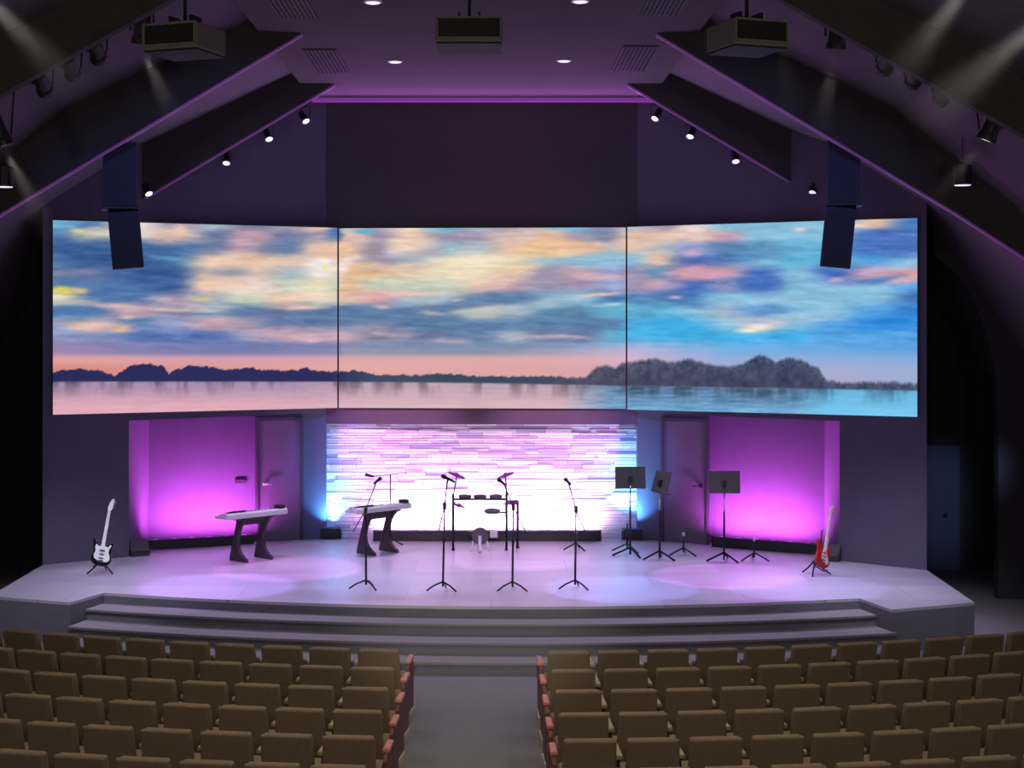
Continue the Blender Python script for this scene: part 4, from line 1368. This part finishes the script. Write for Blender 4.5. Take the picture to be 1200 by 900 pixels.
# purple cove and beam washes
a, b = P(366, 117.5, 27.3), P(766, 117.0, 27.3)
area('cove_wash_lamp', ((a.x + b.x) / 2, 27.0, 8.2), ((a.x + b.x) / 2, 23.5, 9.3), b.x - a.x, 40, (0.62, 0.12, 0.85), 0.1)


def strip_lamp(y, s, d0, d1, power, col, tilt, c=False):
    p0, p1 = Vector((XM + s * d0, y, fin_z(d0, c) + 0.1)), Vector((XM + s * d1, y, fin_z(d1, c) + 0.1))
    o = area('beam_wash_lamp', (p0 + p1) / 2, (p0 + p1) / 2 + Vector((0, 0, 1)), (p1 - p0).length, power, col, 0.12, 110)
    ex = (p1 - p0).normalized()
    t = Vector((0, 1.0, tilt))
    ez = -(t - ex * t.dot(ex)).normalized()
    o.rotation_euler = Matrix((ex, ez.cross(ex), ez)).transposed().to_euler()


for s in (-1, 1):
    strip_lamp(YB + 0.5, s, 2.9, 7.4, 60, (0.55, 0.14, 0.8), 3.0)
    strip_lamp(YC + 0.3, s, 2.9, 7.0, 26, (0.62, 0.46, 0.7), 3.0, True)
    for x in (3.7, 4.6, 5.5):
        spot('blue_par_lamp', (XM + s * x, YC + 1.2, 7.4 - 0.5 * (x - 3.7)), (XM + s * (x - 0.2), YB, 7.3 - 0.6 * (x - 3.7)), 50, (0.16, 0.24, 1), 46, 1.0, 0.1)
spot('passage_fill_lamp', (7.75, 22.5, 2.9), (8.15, 28.0, 1.25), 210, (0.45, 0.6, 1.0), 26, 1.0, 0.2)  # unseen lamp added out front to lift the dim passage door
# recessed downlights
for px, py in ((463, 71), (661, 70), (437, 1), (680, 0)):
    c = ceil_pt(px, py)
    spot('downlight_lamp', c + Vector((0, 0, -0.06)), c + Vector((0, 0, -5)), 60, (1, 0.95, 1), 90, 0.8, 0.08)
# house lights over the seats
for x in (-4.5, 0, 4.5):
    for y in (8.5, 13.0):
        spot('house_lamp', (x, y + 2.5, 7.6), (x, y + 2.6, 0), 260, (1.0, 0.9, 0.76), 120, 0.8, 0.25)
for x in (-5, 0, 5):  # unseen fill added above the view to lift beams and seat backs
    spot('rear_fill_lamp', (x, 2.0, 5.4), (x * 0.9, 15.0, 4.4), 390, (1.0, 0.92, 0.84), 120, 1.0, 0.3)

# ------------------------------------------------------------------ stage haze caught in the light beams
hz = bpy.data.materials.new('stage_haze')
hz.use_nodes = True
nt = hz.node_tree
nt.nodes.remove(nt.nodes['Principled BSDF'])
vs = nt.nodes.new('ShaderNodeVolumeScatter')
vs.inputs['Color'].default_value = (0.95, 0.93, 0.9, 1)
nt.links.new(vs.outputs['Volume'], nt.nodes['Material Output'].inputs['Volume'])
RATIO = 0.42                                    # narrow end over wide end of every beam


def mnode(op, a, b=None, clamp=False):
    m = nt.nodes.new('ShaderNodeMath')
    m.operation = op
    m.use_clamp = clamp
    for i, v in enumerate((a, b)):
        if v is None:
            continue
        if isinstance(v, (int, float)):
            m.inputs[i].default_value = v
        else:
            nt.links.new(v, m.inputs[i])
    return m.outputs[0]


tc = nt.nodes.new('ShaderNodeTexCoord')
sp = nt.nodes.new('ShaderNodeSeparateXYZ')
nt.links.new(tc.outputs['Generated'], sp.inputs['Vector'])
dx = mnode('SUBTRACT', sp.outputs[0], 0.5)
dy = mnode('SUBTRACT', sp.outputs[1], 0.5)
rad = mnode('SQRT', mnode('ADD', mnode('MULTIPLY', dx, dx), mnode('MULTIPLY', dy, dy)))
wid = mnode('ADD', mnode('MULTIPLY', sp.outputs[2], 0.5 * (1 - RATIO)), 0.5 * RATIO)
core = mnode('SUBTRACT', 1.0, mnode('DIVIDE', rad, wid), True)
fade = mnode('SUBTRACT', 1.0, sp.outputs[2], True)
nt.links.new(mnode('MULTIPLY', mnode('MULTIPLY', mnode('POWER', core, 0.8), fade), 0.2), vs.inputs['Density'])


def beam(src, end, r0, r1, power, label, col=(1.0, 0.96, 0.9), group='hazy beams under the spotlights'):
    src, end = Vector(src), Vector(end)
    d = (end - src)
    L = d.length
    o = MB().lathe([(r1 * RATIO, 0.0), (r1, L)], (0, 0, 0), 24).build('light_beam_haze', hz)
    o.location = src
    o.rotation_euler = Vector((0, 0, 1)).rotation_difference(d / L).to_euler()
    tag(o, label, 'haze', group, 'stuff')
    half = math.atan(r1 * (1 - RATIO) / L)
    spot('beam_lamp', src + d / L * 0.02, end, power, col, math.degrees(half) * 2 + 14, 0.7, r1 * RATIO * 0.5)


SIDEN = {-1: 'keyboard side', 1: 'music-stand side'}
beam(P(-22, -8, 13.6), P(110, 122, 13.9), 0, 0.27, 150, 'broad pale light beam slanting in over the keyboard-side seats')
beam(P(168, 58, 17.5), P(208, 150, 18.3), 0, 0.2, 80, 'pale light beam under the black spotlight beside the keyboard-side projector')
beam(P(6, 176, 17.5), P(68, 290, 17.9), 0, 0.22, 80, 'pale light beam slanting past the keyboard-side pendant light')
beam(P(1140, -24, 13.0), P(1030, 118, 13.3), 0, 0.28, 150, 'steep pale light beam slanting in over the music-stand-side seats')
beam(P(1224, 22, 14.6), P(1068, 150, 14.9), 0, 0.34, 170, 'broad pale light beam slanting in at the edge above the music-stand-side seats')
beam(P(977, 66, 17.5), P(960, 165, 18.2), 0, 0.2, 50, 'pale light beam under the upright black spotlight on the music-stand side')
beam(P(1148, 172, 17.5), P(1086, 242, 17.7), 0, 0.2, 30, 'short pale light beam under the tilted black spotlight on the music-stand side')
beam(P(914, 30, 17.8), P(929, 160, 18.6), 0, 0.22, 16, 'faint pale light beam behind the music-stand-side projector')

w = bpy.data.worlds.new('hall_ambient')
w.use_nodes = True
w.node_tree.nodes['Background'].inputs['Color'].default_value = (0.5, 0.48, 0.6, 1)
w.node_tree.nodes['Background'].inputs['Strength'].default_value = 0.01
sc = bpy.context.scene
sc.world = w
sc.view_settings.view_transform = 'Standard'
sc.view_settings.look = 'None'
sc.view_settings.gamma = 1.0
sc.view_settings.exposure = 0.0
sc.view_settings.use_curve_mapping = False
sc.cycles.use_denoising = True
sc.cycles.max_bounces = 6
